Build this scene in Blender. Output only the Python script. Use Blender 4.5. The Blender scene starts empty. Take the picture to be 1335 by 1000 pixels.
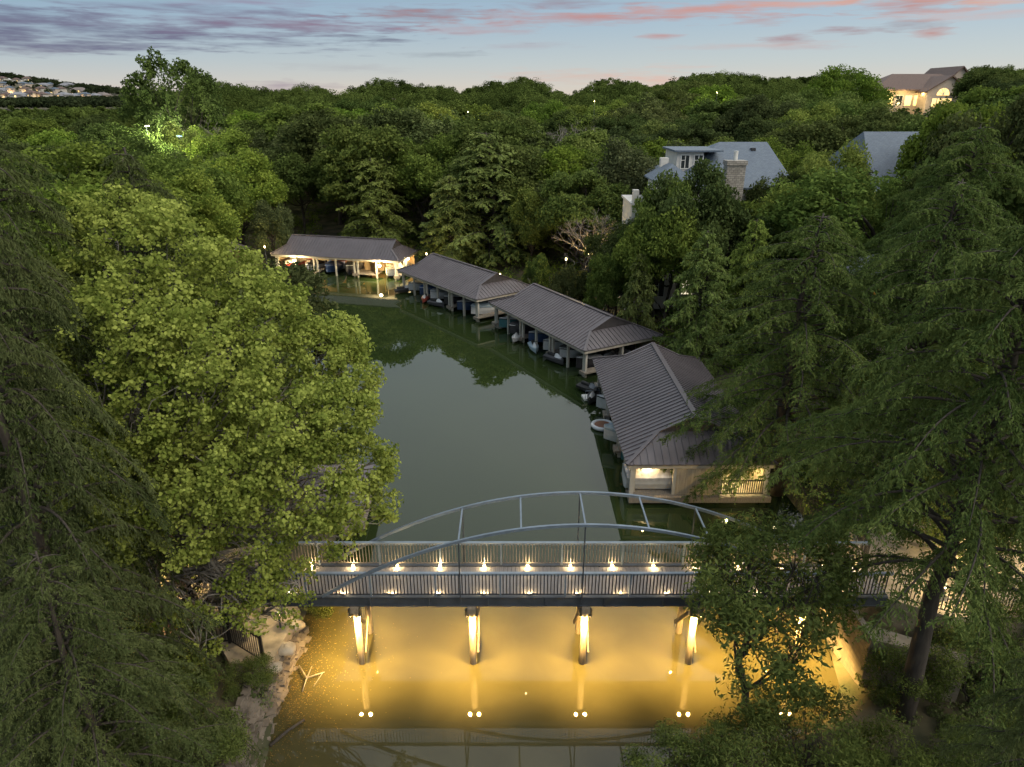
import bpy, math, random
import numpy as np
from mathutils import Vector, Matrix

S = bpy.context.scene
PI = math.pi
R = math.radians
# ------------------------------------------------------------------ camera
CH = 18.9                      # drone height over the water
PITCH = R(22.6)
FPX = 890.0                    # focal length in pixels of a 1335 px wide frame
cd = bpy.data.cameras.new('camera'); cam = bpy.data.objects.new('camera', cd)
S.collection.objects.link(cam)
cam.location = (0, 0, CH); cam.rotation_euler = (PI/2-PITCH, 0, 0)
cd.sensor_fit = 'HORIZONTAL'; cd.sensor_width = 36; cd.lens = 36*FPX/1335.0
cd.clip_start = .1; cd.clip_end = 6000
S.camera = cam
# ------------------------------------------------------------------ exposure
S.view_settings.view_transform = 'Standard'; S.view_settings.look = 'None'
S.view_settings.exposure = 0.0; S.view_settings.gamma = 1
S.cycles.use_adaptive_sampling = True; S.cycles.adaptive_threshold = .04
S.cycles.max_bounces = 5; S.cycles.diffuse_bounces = 3; S.cycles.glossy_bounces = 3
S.cycles.transmission_bounces = 3; S.cycles.transparent_max_bounces = 6
S.cycles.use_denoising = True
S.cycles.sample_clamp_indirect = 6.0
S.cycles.caustics_reflective = False; S.cycles.caustics_refractive = False

# ------------------------------------------------------------------ world: dusk sky with streaky clouds
W = bpy.data.worlds.new('World'); S.world = W; W.use_nodes = True
wt = W.node_tree; wn = wt.nodes; wl = wt.links
for n in list(wn): wn.remove(n)
def wmath(op, a, b=None, c=None, clamp=False):
    n = wn.new('ShaderNodeMath'); n.operation = op; n.use_clamp = clamp
    for i, v in enumerate((a, b, c)):
        if v is None: continue
        if isinstance(v, (int, float)): n.inputs[i].default_value = v
        else: wl.new(v, n.inputs[i])
    return n.outputs[0]
def wmix(f, a, b):
    n = wn.new('ShaderNodeMix'); n.data_type = 'RGBA'
    for s, v in ((0, f), (6, a), (7, b)):
        if isinstance(v, (int, float)): n.inputs[s].default_value = v
        elif isinstance(v, tuple): n.inputs[s].default_value = (*v, 1)
        else: wl.new(v, n.inputs[s])
    return n.outputs[2]
def srgb(r, g, b):
    return tuple(((c/255+.055)/1.055)**2.4 if c > 10 else c/255/12.92 for c in (r, g, b))
tc = wn.new('ShaderNodeTexCoord'); sp = wn.new('ShaderNodeSeparateXYZ'); wl.new(tc.outputs['Generated'], sp.inputs[0])
el = wmath('ARCSINE', sp.outputs[2]); az = wmath('ARCTAN2', sp.outputs[0], sp.outputs[1])
eld = wmath('MULTIPLY', el, 180/PI)
ramp = wn.new('ShaderNodeValToRGB'); wl.new(wmath('DIVIDE', eld, 90), ramp.inputs[0])
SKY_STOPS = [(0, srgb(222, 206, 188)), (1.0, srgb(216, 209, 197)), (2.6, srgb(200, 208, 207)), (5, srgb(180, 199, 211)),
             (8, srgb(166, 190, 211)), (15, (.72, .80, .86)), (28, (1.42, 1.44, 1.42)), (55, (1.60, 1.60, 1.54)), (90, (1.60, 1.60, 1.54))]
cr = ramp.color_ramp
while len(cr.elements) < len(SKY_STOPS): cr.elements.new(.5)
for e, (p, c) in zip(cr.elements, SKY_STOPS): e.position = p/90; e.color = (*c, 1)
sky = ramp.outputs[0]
def dir_of(px, py):
    u = (px-667.5)/FPX; v = (500-py)/FPX
    d = Vector((u, math.cos(PITCH)+v*math.sin(PITCH), -math.sin(PITCH)+v*math.cos(PITCH))).normalized()
    return math.atan2(d.x, d.y), math.asin(d.z)
# the left of the sky is a deeper blue than the right
azf = wmath('MULTIPLY_ADD', az, -.75, .42, clamp=True)
low = wmath('MULTIPLY_ADD', eld, .12, .1, clamp=True)
sky = wmix(wmath('MULTIPLY', wmath('MULTIPLY', azf, low), .75), sky, srgb(122, 156, 184))
cmb = wn.new('ShaderNodeCombineXYZ'); wl.new(wmath('MULTIPLY', az, 7.0), cmb.inputs[0]); wl.new(wmath('MULTIPLY', el, 78.0), cmb.inputs[1])
nz = wn.new('ShaderNodeTexNoise'); nz.inputs['Scale'].default_value = 1.5; nz.inputs['Detail'].default_value = 5; nz.inputs['Roughness'].default_value = .62
nz.inputs['Distortion'].default_value = .35; wl.new(cmb.outputs[0], nz.inputs['Vector'])
cmb2 = wn.new('ShaderNodeCombineXYZ'); wl.new(wmath('MULTIPLY', az, 22.0), cmb2.inputs[0]); wl.new(wmath('MULTIPLY', el, 190.0), cmb2.inputs[1])
nz2 = wn.new('ShaderNodeTexNoise'); nz2.inputs['Scale'].default_value = 1.3; nz2.inputs['Detail'].default_value = 2; wl.new(cmb2.outputs[0], nz2.inputs['Vector'])
nzs = wmath('ADD', wmath('MULTIPLY', nz.outputs[0], .72), wmath('MULTIPLY', nz2.outputs[0], .28))
nzc = wmath('MULTIPLY_ADD', nzs, 5.2, -2.6)
CLOUDS = [  # px, py, half width, half height, rgb, strength
    (120, 40, 300, 15, (106, 108, 140), .95), (60, 58, 160, 9, (104, 102, 136), .8), (300, 30, 170, 11, (128, 116, 146), .9), (250, 12, 150, 5, (128, 134, 162), .8),
    (30, 68, 70, 4, (120, 112, 140), .7), (420, 33, 90, 6, (146, 122, 146), .8), (330, 3, 120, 4, (150, 140, 170), .7), (20, 16, 110, 7, (112, 120, 150), .75), (560, 20, 75, 7, (148, 116, 130), .95), (760, 23, 180, 7, (196, 142, 142), .9), (620, 38, 60, 6, (192, 152, 158), .7),
    (740, 6, 70, 5, (156, 128, 142), .7), (930, 12, 130, 7, (214, 150, 140), .9), (1190, 7, 75, 8, (206, 124, 108), 1.0), (1080, 4, 90, 4, (226, 168, 150), .8),
    (1290, 2, 90, 4, (232, 172, 150), .8), (1105, 41, 45, 4, (168, 126, 132), .9), (1180, 33, 40, 6, (150, 124, 134), .8), (1217, 43, 28, 4.5, (200, 138, 130), .9),
    (1030, 49, 26, 4.5, (176, 130, 134), .95), (995, 29, 32, 4, (196, 148, 146), .8), (860, 47, 22, 3, (200, 148, 146), .8), (470, 50, 40, 3.5, (122, 132, 152), .8),
    (360, 112, 60, 5, (168, 150, 164), .8), (150, 122, 40, 6, (214, 180, 170), .6), (575, 71, 45, 3, (140, 150, 162), .6), (735, 100, 75, 7, (222, 186, 170), .7),
    (870, 108, 50, 14, (238, 178, 158), .6), (450, 88, 80, 4, (172, 172, 178), .45), (980, 60, 110, 3, (206, 176, 172), .5), (690, 60, 60, 3, (178, 172, 182), .5),
    (1250, 20, 100, 5, (222, 170, 158), .6), (1060, 62, 60, 3, (196, 172, 174), .5)]
p2 = wn.new('ShaderNodeCombineXYZ'); wl.new(az, p2.inputs[0]); wl.new(el, p2.inputs[1])
for px, py, hw, hh, col, st in CLOUDS:
    a0, e0 = dir_of(px, py); a1, _ = dir_of(px+hw, py); _, e1 = dir_of(px, py-hh)
    wa = .9/abs(a1-a0); we = .72/abs(e1-e0)
    vm = wn.new('ShaderNodeVectorMath'); vm.operation = 'MULTIPLY_ADD'; wl.new(p2.outputs[0], vm.inputs[0]); vm.inputs[1].default_value = (wa, we, 0); vm.inputs[2].default_value = (-a0*wa, -e0*we, 0)
    vl = wn.new('ShaderNodeVectorMath'); vl.operation = 'LENGTH'; wl.new(vm.outputs[0], vl.inputs[0])
    m = wmath('SUBTRACT', nzc, vl.outputs[1])
    mr = wn.new('ShaderNodeMapRange'); wl.new(m, mr.inputs[0])
    mr.inputs[1].default_value = -1.25; mr.inputs[2].default_value = .35; mr.inputs[3].default_value = 0; mr.inputs[4].default_value = st
    g_ = sum(col)/3; sky = wmix(mr.outputs[0], sky, srgb(*[c_*.82+g_*.18 for c_ in col]))
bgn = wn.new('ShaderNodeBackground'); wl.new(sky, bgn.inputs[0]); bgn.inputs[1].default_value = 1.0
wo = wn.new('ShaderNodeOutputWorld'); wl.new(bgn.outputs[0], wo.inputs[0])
# the soft glow of the sky where the sun has gone down, behind and right of the drone
sl = bpy.data.lights.new('afterglow', 'SUN'); sl.energy = 1.75; sl.angle = R(30); sl.color = (1, .90, .74)
so = bpy.data.objects.new('afterglow', sl); S.collection.objects.link(so)
so.rotation_euler = Vector((.55, -.42, .62)).to_track_quat('Z', 'Y').to_euler()

# ------------------------------------------------------------------ helpers
def P(px, py, z):              # the point at height z seen at a place in the photograph (used to read off real positions)
    u = (px-667.5)/FPX; v = (500-py)/FPX
    dx, dy, dz = u, math.cos(PITCH)+v*math.sin(PITCH), -math.sin(PITCH)+v*math.cos(PITCH)
    t = (z-CH)/dz; return (dx*t, dy*t, z)
def PD(px, py, D):
    u = (px-667.5)/FPX; v = (500-py)/FPX
    dx, dy, dz = u, math.cos(PITCH)+v*math.sin(PITCH), -math.sin(PITCH)+v*math.cos(PITCH)
    t = D/dy; return (dx*t, D, CH+dz*t)
def proj(x, y, z):
    z -= CH; d = y*math.cos(PITCH)-z*math.sin(PITCH); up = y*math.sin(PITCH)+z*math.cos(PITCH)
    if d <= .1: return (1e6, 1e6)
    return (667.5+FPX*x/d, 500-FPX*up/d)

def tag(o, label=None, cat=None, group=None, kind=None):
    if label: o['label'] = label
    if cat: o['category'] = cat
    if group: o['group'] = group
    if kind: o['kind'] = kind
    return o
def empty(name, loc, rz=0):
    o = bpy.data.objects.new(name, None); S.collection.objects.link(o)
    o.location = loc; o.rotation_euler = (0, 0, rz); o.empty_display_size = .3
    return o
def copy_tree(o, parent=None):
    c = o.copy(); S.collection.objects.link(c); c.parent = parent
    for ch in o.children: copy_tree(ch, c)
    return c
class MB:
    def __init__(s): s.v = []; s.f = []
    def add(s, vs, fs):
        b = len(s.v); s.v.extend(vs); s.f.extend([tuple(b+i for i in f) for f in fs]); return s
    def box(s, x0, x1, y0, y1, z0, z1):
        vs = [(x, y, z) for z in (z0, z1) for x, y in ((x0, y0), (x1, y0), (x1, y1), (x0, y1))]
        return s.add(vs, [(3, 2, 1, 0), (4, 5, 6, 7), (0, 1, 5, 4), (1, 2, 6, 5), (2, 3, 7, 6), (3, 0, 4, 7)])
    def bar(s, a, b, w, h=None, up=(0, 0, 1)):       # rectangular bar from a to b, w across, h along up
        h = h or w; a = Vector(a); b = Vector(b); d = (b-a).normalized(); u = Vector(up)
        if abs(d.dot(u)) > .98: u = Vector((0, 1, 0))
        sx = d.cross(u).normalized(); u2 = sx.cross(d).normalized()
        vs = []
        for p in (a, b):
            for i, j in ((-1, -1), (1, -1), (1, 1), (-1, 1)): vs.append(tuple(p+sx*(w/2*i)+u2*(h/2*j)))
        return s.add(vs, [(3, 2, 1, 0), (4, 5, 6, 7), (0, 1, 5, 4), (1, 2, 6, 5), (2, 3, 7, 6), (3, 0, 4, 7)])
    def tube(s, pts, rad, n=8):
        pts = [Vector(p) for p in pts]; rad = rad if hasattr(rad, '__len__') else [rad]*len(pts)
        vs = []; fs = []
        for i, p in enumerate(pts):
            d = (pts[min(i+1, len(pts)-1)]-pts[max(i-1, 0)]).normalized()
            u = Vector((0, 0, 1)) if abs(d.z) < .9 else Vector((1, 0, 0))
            a = d.cross(u).normalized(); b = a.cross(d)
            for k in range(n):
                t = 2*PI*k/n; vs.append(tuple(p+(a*math.cos(t)+b*math.sin(t))*rad[i]))
        for i in range(len(pts)-1):
            for k in range(n): fs.append((i*n+k, i*n+(k+1) % n, (i+1)*n+(k+1) % n, (i+1)*n+k))
        fs.append(tuple(range(n))[::-1]); fs.append(tuple((len(pts)-1)*n+k for k in range(n)))
        return s.add(vs, fs)
    def prism(s, poly, z0, z1):
        n = len(poly); vs = [(x, y, z0) for x, y in poly]+[(x, y, z1) for x, y in poly]
        return s.add(vs, [tuple(range(n))[::-1], tuple(range(n, 2*n))]+[(i, (i+1) % n, n+(i+1) % n, n+i) for i in range(n)])
    def build(s, name, m, parent=None, smooth=False, bevel=0):
        me = bpy.data.meshes.new(name); me.from_pydata(s.v, [], s.f); me.update()
        if m: me.materials.append(m)
        if smooth: me.polygons.foreach_set('use_smooth', [True]*len(me.polygons))
        o = bpy.data.objects.new(name, me); S.collection.objects.link(o); o.parent = parent
        if bevel:
            b = o.modifiers.new('bevel', 'BEVEL'); b.width = bevel; b.segments = 2; b.limit_method = 'ANGLE'
        return o

# materials -------------------------------------------------------------
def newmat(name):
    m = bpy.data.materials.new(name); m.use_nodes = True
    return m, m.node_tree.nodes, m.node_tree.links, m.node_tree.nodes['Principled BSDF']
def setspec(b, v):
    if 'Specular IOR Level' in b.inputs: b.inputs['Specular IOR Level'].default_value = v
def mat(name, c, rough=.6, metal=0, var=.25, scale=3.0, bump=0, spec=.4, stretch=(1, 1, 1), c2=None):
    m, N, L, b = newmat(name)
    t = N.new('ShaderNodeTexCoord'); mp = N.new('ShaderNodeMapping'); mp.inputs['Scale'].default_value = stretch
    L.new(t.outputs['Object'], mp.inputs[0])
    n = N.new('ShaderNodeTexNoise'); n.inputs['Scale'].default_value = scale; n.inputs['Detail'].default_value = 6
    L.new(mp.outputs[0], n.inputs['Vector'])
    r = N.new('ShaderNodeValToRGB'); L.new(n.outputs[0], r.inputs[0])
    lo = tuple(x*(1-var) for x in c); hi = c2 or tuple(min(1, x*(1+var)) for x in c)
    r.color_ramp.elements[0].position = .3; r.color_ramp.elements[1].position = .7
    r.color_ramp.elements[0].color = (*lo, 1); r.color_ramp.elements[1].color = (*hi, 1)
    L.new(r.outputs[0], b.inputs['Base Color'])
    b.inputs['Roughness'].default_value = rough; b.inputs['Metallic'].default_value = metal; setspec(b, spec)
    if bump:
        bp = N.new('ShaderNodeBump'); bp.inputs['Strength'].default_value = bump; bp.inputs['Distance'].default_value = .02
        L.new(n.outputs[0], bp.inputs['Height']); L.new(bp.outputs[0], b.inputs['Normal'])
    return m
def emis(name, c, s):
    m, N, L, b = newmat(name); b.inputs['Base Color'].default_value = (*c, 1)
    b.inputs['Emission Color'].default_value = (*c, 1); b.inputs['Emission Strength'].default_value = s
    return m
def brick(name, c1, c2, mortar, scale, bw=.5, bh=.25, axis='XZ', rough=.8, ms=.015):
    m, N, L, b = newmat(name)
    t = N.new('ShaderNodeTexCoord'); sx = N.new('ShaderNodeSeparateXYZ'); cx = N.new('ShaderNodeCombineXYZ')
    L.new(t.outputs['Object'], sx.inputs[0])
    ad = N.new('ShaderNodeMath'); ad.operation = 'ADD'; L.new(sx.outputs[0], ad.inputs[0]); L.new(sx.outputs[1], ad.inputs[1])
    L.new(ad.outputs[0] if axis == 'XZ' else sx.outputs[0], cx.inputs[0]); L.new(sx.outputs[2] if axis == 'XZ' else sx.outputs[1], cx.inputs[1])
    k = N.new('ShaderNodeTexBrick'); L.new(cx.outputs[0], k.inputs['Vector'])
    k.inputs['Color1'].default_value = (*c1, 1); k.inputs['Color2'].default_value = (*c2, 1); k.inputs['Mortar'].default_value = (*mortar, 1)
    k.inputs['Scale'].default_value = scale; k.inputs['Brick Width'].default_value = bw; k.inputs['Row Height'].default_value = bh; k.inputs['Mortar Size'].default_value = ms
    n = N.new('ShaderNodeTexNoise'); n.inputs['Scale'].default_value = 4; L.new(t.outputs['Object'], n.inputs['Vector'])
    mx = N.new('ShaderNodeMix'); mx.data_type = 'RGBA'; mx.blend_type = 'MULTIPLY'; mx.inputs[0].default_value = .5
    L.new(k.outputs[0], mx.inputs[6]); L.new(n.outputs[0], mx.inputs[7]); L.new(mx.outputs[2], b.inputs['Base Color'])
    b.inputs['Roughness'].default_value = rough
    return m
def leafmat(name, ca, cb, trans=.3, hue_j=.5, rough=.55):
    """ca..cb picked per leaf, plus a shift per tree"""
    m, N, L, b = newmat(name)
    a = N.new('ShaderNodeAttribute'); a.attribute_name = 'var'
    oi = N.new('ShaderNodeObjectInfo')
    mx = N.new('ShaderNodeMix'); mx.data_type = 'RGBA'; L.new(a.outputs['Fac'], mx.inputs[0])
    mx.inputs[6].default_value = (*ca, 1); mx.inputs[7].default_value = (*cb, 1)
    hs = N.new('ShaderNodeHueSaturation'); L.new(mx.outputs[2], hs.inputs['Color'])
    def rng(lo, hi, src):
        q = N.new('ShaderNodeMapRange'); L.new(src, q.inputs[0]); q.inputs[3].default_value = lo; q.inputs[4].default_value = hi; return q.outputs[0]
    L.new(rng(.5-.03*hue_j, .5+.03*hue_j, oi.outputs['Random']), hs.inputs['Hue'])
    w = N.new('ShaderNodeMath'); w.operation = 'MULTIPLY'; L.new(oi.outputs['Random'], w.inputs[0]); w.inputs[1].default_value = 7.31
    fr = N.new('ShaderNodeMath'); fr.operation = 'FRACT'; L.new(w.outputs[0], fr.inputs[0])
    L.new(rng(1-.38*hue_j, 1+.5*hue_j, fr.outputs[0]), hs.inputs['Value'])
    L.new(rng(1-.25*hue_j, 1+.1*hue_j, fr.outputs[0]), hs.inputs['Saturation'])
    N.remove(b); b = N.new('ShaderNodeBsdfDiffuse'); L.new(hs.outputs[0], b.inputs[0])
    tr = N.new('ShaderNodeBsdfTranslucent'); L.new(hs.outputs[0], tr.inputs[0])
    ms = N.new('ShaderNodeMixShader'); ms.inputs[0].default_value = trans
    L.new(b.outputs[0], ms.inputs[1]); L.new(tr.outputs[0], ms.inputs[2]); L.new(ms.outputs[0], N['Material Output'].inputs[0])
    return m

M = {}
M['roof_metal'] = mat('standing_seam_metal', (.100, .088, .096), .45, .15, .12, .9, 0, .5)
M['gable'] = mat('dark_gable_boards', (.045, .04, .042), .7)
M['fascia'] = mat('painted_trim', (.36, .33, .28), .6, 0, .2, 2)
M['post'] = mat('painted_post', (.40, .38, .34), .65, 0, .25, 2.5, stretch=(1, 1, .4))
M['dockwood'] = mat('weathered_decking', (.22, .19, .155), .8, 0, .35, 5, .3, stretch=(1, 8, 1))
M['wallboard'] = mat('tan_boarding', (.38, .31, .22), .75, 0, .2, 4, .2, stretch=(8, 8, .5))
M['slat'] = mat('tan_slats', (.40, .335, .25), .75, 0, .25, 3, .2, stretch=(9, 9, .4))
M['innerwall'] = mat('warm_plank_wall', (.42, .29, .16), .75, 0, .25, 4, stretch=(8, 8, .5))
M['dark'] = mat('dark_interior', (.03, .03, .032), .8)
M['steel'] = mat('blue_grey_painted_steel', (.16, .20, .25), .4, .35, .15, 3, 0, .5)
M['steel_dark'] = mat('dark_painted_steel', (.06, .068, .08), .45, .3, .2, 3)
M['railtop'] = mat('light_grey_rail', (.20, .245, .29), .4, .3, .12, 3)
M['balus'] = mat('baluster_paint', (.125, .115, .10), .5, .2, .15, 3)  # rear rail: paler, the lamplight on it is put into the colour
M['balus_dark'] = mat('dark_baluster_paint', (.035, .035, .04), .5, .2, .15, 3)  # front rail: same balusters, darkened in the colour to stand in silhouette
M['plank'] = None
M['pier'] = mat('bridge_pile_timber', (.20, .165, .12), .75, 0, .35, 5, .3, stretch=(3, 3, .5))
M['brass'] = mat('lamp_housing', (.12, .11, .09), .4, .6)
M['glow_deck'] = emis('warm_lamp_lens', (1, .80, .42), 8)
M['glow_pier'] = emis('amber_lamp_lens', (1, .74, .34), 45)
M['glow_flood'] = emis('white_floodlight_lens', (1, .95, .78), 60)
M['glow_win'] = emis('lit_window_pane', (1, .70, .26), 1.6)
M['glow_win2'] = emis('amber_window_pane', (1, .33, .05), 1.3)
M['glow_pale'] = emis('pale_lit_window_pane', (1, .86, .6), 1.2)
M['bark'] = mat('bark', (.050, .041, .033), .9, 0, .4, 8, .6, stretch=(1, 1, .25))
M['bark_pale'] = mat('pale_bark', (.20, .18, .155), .85, 0, .35, 6, .4, stretch=(1, 1, .3))
M['deadwood'] = mat('grey_dead_twigs', (.20, .175, .155), .9, 0, .3, 6)
M['stucco'] = mat('white_stucco', (.52, .50, .47), .8, 0, .1, 2)
M['tan_stucco'] = mat('tan_stucco', (.42, .35, .29), .8, 0, .1, 2)
M['slate'] = brick('blue_slate_roof', (.125, .165, .215), (.10, .135, .19), (.06, .08, .11), 1.6, .5, .25, 'XY', .6)
M['tile'] = brick('brown_tile_roof', (.17, .105, .085), (.13, .08, .065), (.06, .04, .035), 2.0, .4, .3, 'XY', .7)
M['limestone'] = brick('pale_limestone', (.34, .29, .22), (.26, .22, .17), (.25, .22, .18), 1.5, .6, .3, 'XZ', .85, .03)
M['chimney'] = brick('chimney_stone', (.46, .42, .37), (.32, .29, .25), (.20, .18, .16), 1.6, .55, .28, 'XZ', .85, .03)
M['stone'] = mat('stacked_limestone', (.15, .125, .10), .85, 0, .45, 2.2, .6)
M['flag'] = mat('flagstone_paving', (.30, .25, .18), .88, 0, .38, 2.2, .5)
M['iron'] = mat('black_iron', (.022, .02, .02), .5, .3)
M['white'] = mat('white_gelcoat', (.55, .56, .57), .25, 0, .06, 2, 0, .5)
M['white2'] = mat('white_paint', (.62, .61, .58), .5, 0, .08, 2)
M['glass'] = mat('dark_glass', (.03, .035, .04), .08, 0, .1, 2, 0, .8)
M['rubber'] = mat('black_rubber', (.02, .02, .02), .7)
M['seatv'] = mat('boat_vinyl', (.30, .29, .28), .5)
# decking with cross planks
m, N, L, b = newmat('bridge_decking')
t = N.new('ShaderNodeTexCoord'); wv = N.new('ShaderNodeTexWave'); wv.wave_type = 'BANDS'; wv.bands_direction = 'X'; wv.inputs['Scale'].default_value = 2.1
L.new(t.outputs['Object'], wv.inputs[0]); n = N.new('ShaderNodeTexNoise'); n.inputs['Scale'].default_value = 3
mp = N.new('ShaderNodeMapping'); mp.inputs['Scale'].default_value = (7, 1, 1); L.new(t.outputs['Object'], mp.inputs[0]); L.new(mp.outputs[0], n.inputs['Vector'])
r = N.new('ShaderNodeValToRGB'); r.color_ramp.elements[0].color = (.115, .115, .125, 1); r.color_ramp.elements[1].color = (.225, .22, .23, 1)
L.new(n.outputs[0], r.inputs[0]); L.new(r.outputs[0], b.inputs['Base Color']); b.inputs['Roughness'].default_value = .65; setspec(b, .3)
M['plank'] = m

# water: green, silty, very calm
m, N, L, b = newmat('lake_water')
t = N.new('ShaderNodeTexCoord')
n = N.new('ShaderNodeTexNoise'); n.inputs['Scale'].default_value = .09; n.inputs['Detail'].default_value = 4; L.new(t.outputs['Object'], n.inputs['Vector'])
r = N.new('ShaderNodeValToRGB'); r.color_ramp.elements[0].position = .35; r.color_ramp.elements[1].position = .65
r.color_ramp.elements[0].color = (.016, .027, .008, 1); r.color_ramp.elements[1].color = (.023, .035, .012, 1); L.new(n.outputs[0], r.inputs[0])
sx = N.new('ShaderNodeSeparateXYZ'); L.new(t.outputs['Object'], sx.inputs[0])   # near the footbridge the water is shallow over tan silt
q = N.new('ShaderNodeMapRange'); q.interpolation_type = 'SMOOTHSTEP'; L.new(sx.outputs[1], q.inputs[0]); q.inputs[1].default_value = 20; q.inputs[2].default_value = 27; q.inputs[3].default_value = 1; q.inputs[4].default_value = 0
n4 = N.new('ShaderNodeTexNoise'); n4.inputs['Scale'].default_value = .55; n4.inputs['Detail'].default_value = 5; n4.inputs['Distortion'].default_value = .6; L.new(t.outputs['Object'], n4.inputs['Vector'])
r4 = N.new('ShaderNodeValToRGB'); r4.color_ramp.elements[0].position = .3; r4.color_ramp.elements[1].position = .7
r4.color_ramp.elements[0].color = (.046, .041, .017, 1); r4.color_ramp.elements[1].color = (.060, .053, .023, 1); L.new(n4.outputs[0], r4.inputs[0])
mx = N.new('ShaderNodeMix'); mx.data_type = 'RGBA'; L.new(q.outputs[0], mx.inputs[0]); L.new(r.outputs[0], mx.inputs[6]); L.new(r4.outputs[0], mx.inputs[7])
L.new(mx.outputs[2], b.inputs['Base Color']); b.inputs['Roughness'].default_value = .018; b.inputs['IOR'].default_value = 1.45
n2 = N.new('ShaderNodeTexNoise'); n2.inputs['Scale'].default_value = 1.1; n2.inputs['Detail'].default_value = 3; L.new(t.outputs['Object'], n2.inputs['Vector'])
bp = N.new('ShaderNodeBump'); bp.inputs['Strength'].default_value = .03; bp.inputs['Distance'].default_value = .05; L.new(n2.outputs[0], bp.inputs['Height']); L.new(bp.outputs[0], b.inputs['Normal'])
M['water'] = m
# ground
m, N, L, b = newmat('woodland_floor')
t = N.new('ShaderNodeTexCoord'); n = N.new('ShaderNodeTexNoise'); n.inputs['Scale'].default_value = .6; n.inputs['Detail'].default_value = 8; L.new(t.outputs['Object'], n.inputs['Vector'])
r = N.new('ShaderNodeValToRGB'); r.color_ramp.elements[0].color = (.028, .034, .014, 1); r.color_ramp.elements[1].color = (.13, .105, .062, 1)
r.color_ramp.elements[0].position = .35; r.color_ramp.elements[1].position = .72; L.new(n.outputs[0], r.inputs[0]); L.new(r.outputs[0], b.inputs['Base Color'])
b.inputs['Roughness'].default_value = .95; bp = N.new('ShaderNodeBump'); bp.inputs['Distance'].default_value = .15; L.new(n.outputs[0], bp.inputs['Height']); L.new(bp.outputs[0], b.inputs['Normal'])
M['ground'] = m

def point_light(name, loc, w, col=(1, .72, .36), rad=.06, parent=None, spot=None, blend=.8, aim=(0, 0, -1)):
    d = bpy.data.lights.new(name, 'SPOT' if spot else 'POINT'); d.energy = w*(2.2 if name in ('boathouse_light', 'wall_light', 'path_light', 'lamp_light') else 1); d.color = col; d.shadow_soft_size = rad
    o = bpy.data.objects.new(name, d); S.collection.objects.link(o); o.location = loc; o.parent = parent
    if spot:
        d.spot_size = R(spot); d.spot_blend = blend
        o.rotation_euler = Vector(aim).to_track_quat('-Z', 'Y').to_euler()
    return o

# ------------------------------------------------------------------ lake outline and terrain
LAKE = [(-7.6, -6), (-7.65, 14.8), (-7.9, 17), (-8.3, 20), (-8.2, 23), (-8.2, 30), (-12, 40), (-19, 52), (-26, 62), (-31, 71), (-31.8, 80), (-28, 86.5), (-14, 83), (-7.5, 80.5),
        (-4, 75.5), (3.8, 65.8), (6, 62), (11.0, 53), (13.6, 50.2), (14, 43), (14.2, 33), (14.4, 28), (13, 23.5), (11.8, 19), (10.8, 16.6), (7.4, 14.9), (3.9, 14.0), (3.4, 11), (3.4, -6)]
LP = np.array(LAKE, float)
def lake_sd(x, y):             # distance to the shore, positive on land
    x = np.asarray(x, float); y = np.asarray(y, float)
    d = np.full(x.shape, 1e9); inside = np.zeros(x.shape, bool)
    for i in range(len(LP)):
        ax, ay = LP[i]; bx, by = LP[(i+1) % len(LP)]
        ex, ey = bx-ax, by-ay; t = np.clip(((x-ax)*ex+(y-ay)*ey)/(ex*ex+ey*ey), 0, 1)
        d = np.minimum(d, np.hypot(x-ax-t*ex, y-ay-t*ey))
        c = ((ay > y) != (by > y)) & (x < (bx-ax)*(y-ay)/((by-ay) if by != ay else 1e-9)+ax)
        inside ^= c
    return np.where(inside, -d, d)
def sstep(t): t = np.clip(t, 0, 1); return t*t*(3-2*t)
def ground_z(x, y):
    x = np.asarray(x, float); y = np.asarray(y, float); d = lake_sd(x, y)
    h = -1.6*sstep(-d/2.0)+.55*sstep(d/.8)
    dd = np.maximum(d-2, 0)
    side = 1+.35*sstep((x-5)/40)-.25*sstep((-x-30)/60)
    h = h+8.5*side*(1-np.exp(-dd/105.0))*np.where(d > 0, 1, 0)
    h = h+9.0*(1-np.exp(-np.maximum(d-95, 0)/80.0))
    h = h+(np.sin(x*.045+1.3)*np.cos(y*.038)*1.3)*sstep((d-15)/40)
    h = h*np.where(d > 0, 1, 1)
    # the far ridge on the left with its houses
    h = h+32*np.exp(-(((x+680)/190)**2+((y-830)/190)**2))
    return h
def gz(x, y): return float(ground_z(np.array([x]), np.array([y]))[0])
def terrain():
    nx, ny = 300, 330
    u = np.linspace(-1, 1, nx); xs = np.sinh(u*4.4)/np.sinh(4.4)*1500
    w = np.linspace(0, 1, ny); ys = -25+(np.sinh(w*3.6)/np.sinh(3.6))*2000
    X, Y = np.meshgrid(xs, ys); Z = ground_z(X, Y)
    v = np.stack([X, Y, Z], -1).reshape(-1, 3)
    i = np.arange(ny-1)[:, None]*nx+np.arange(nx-1)[None]
    f = np.stack([i, i+1, i+nx+1, i+nx], -1).reshape(-1, 4)
    return mesh_np('terrain', v, f, M['ground'], smooth=True)
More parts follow.
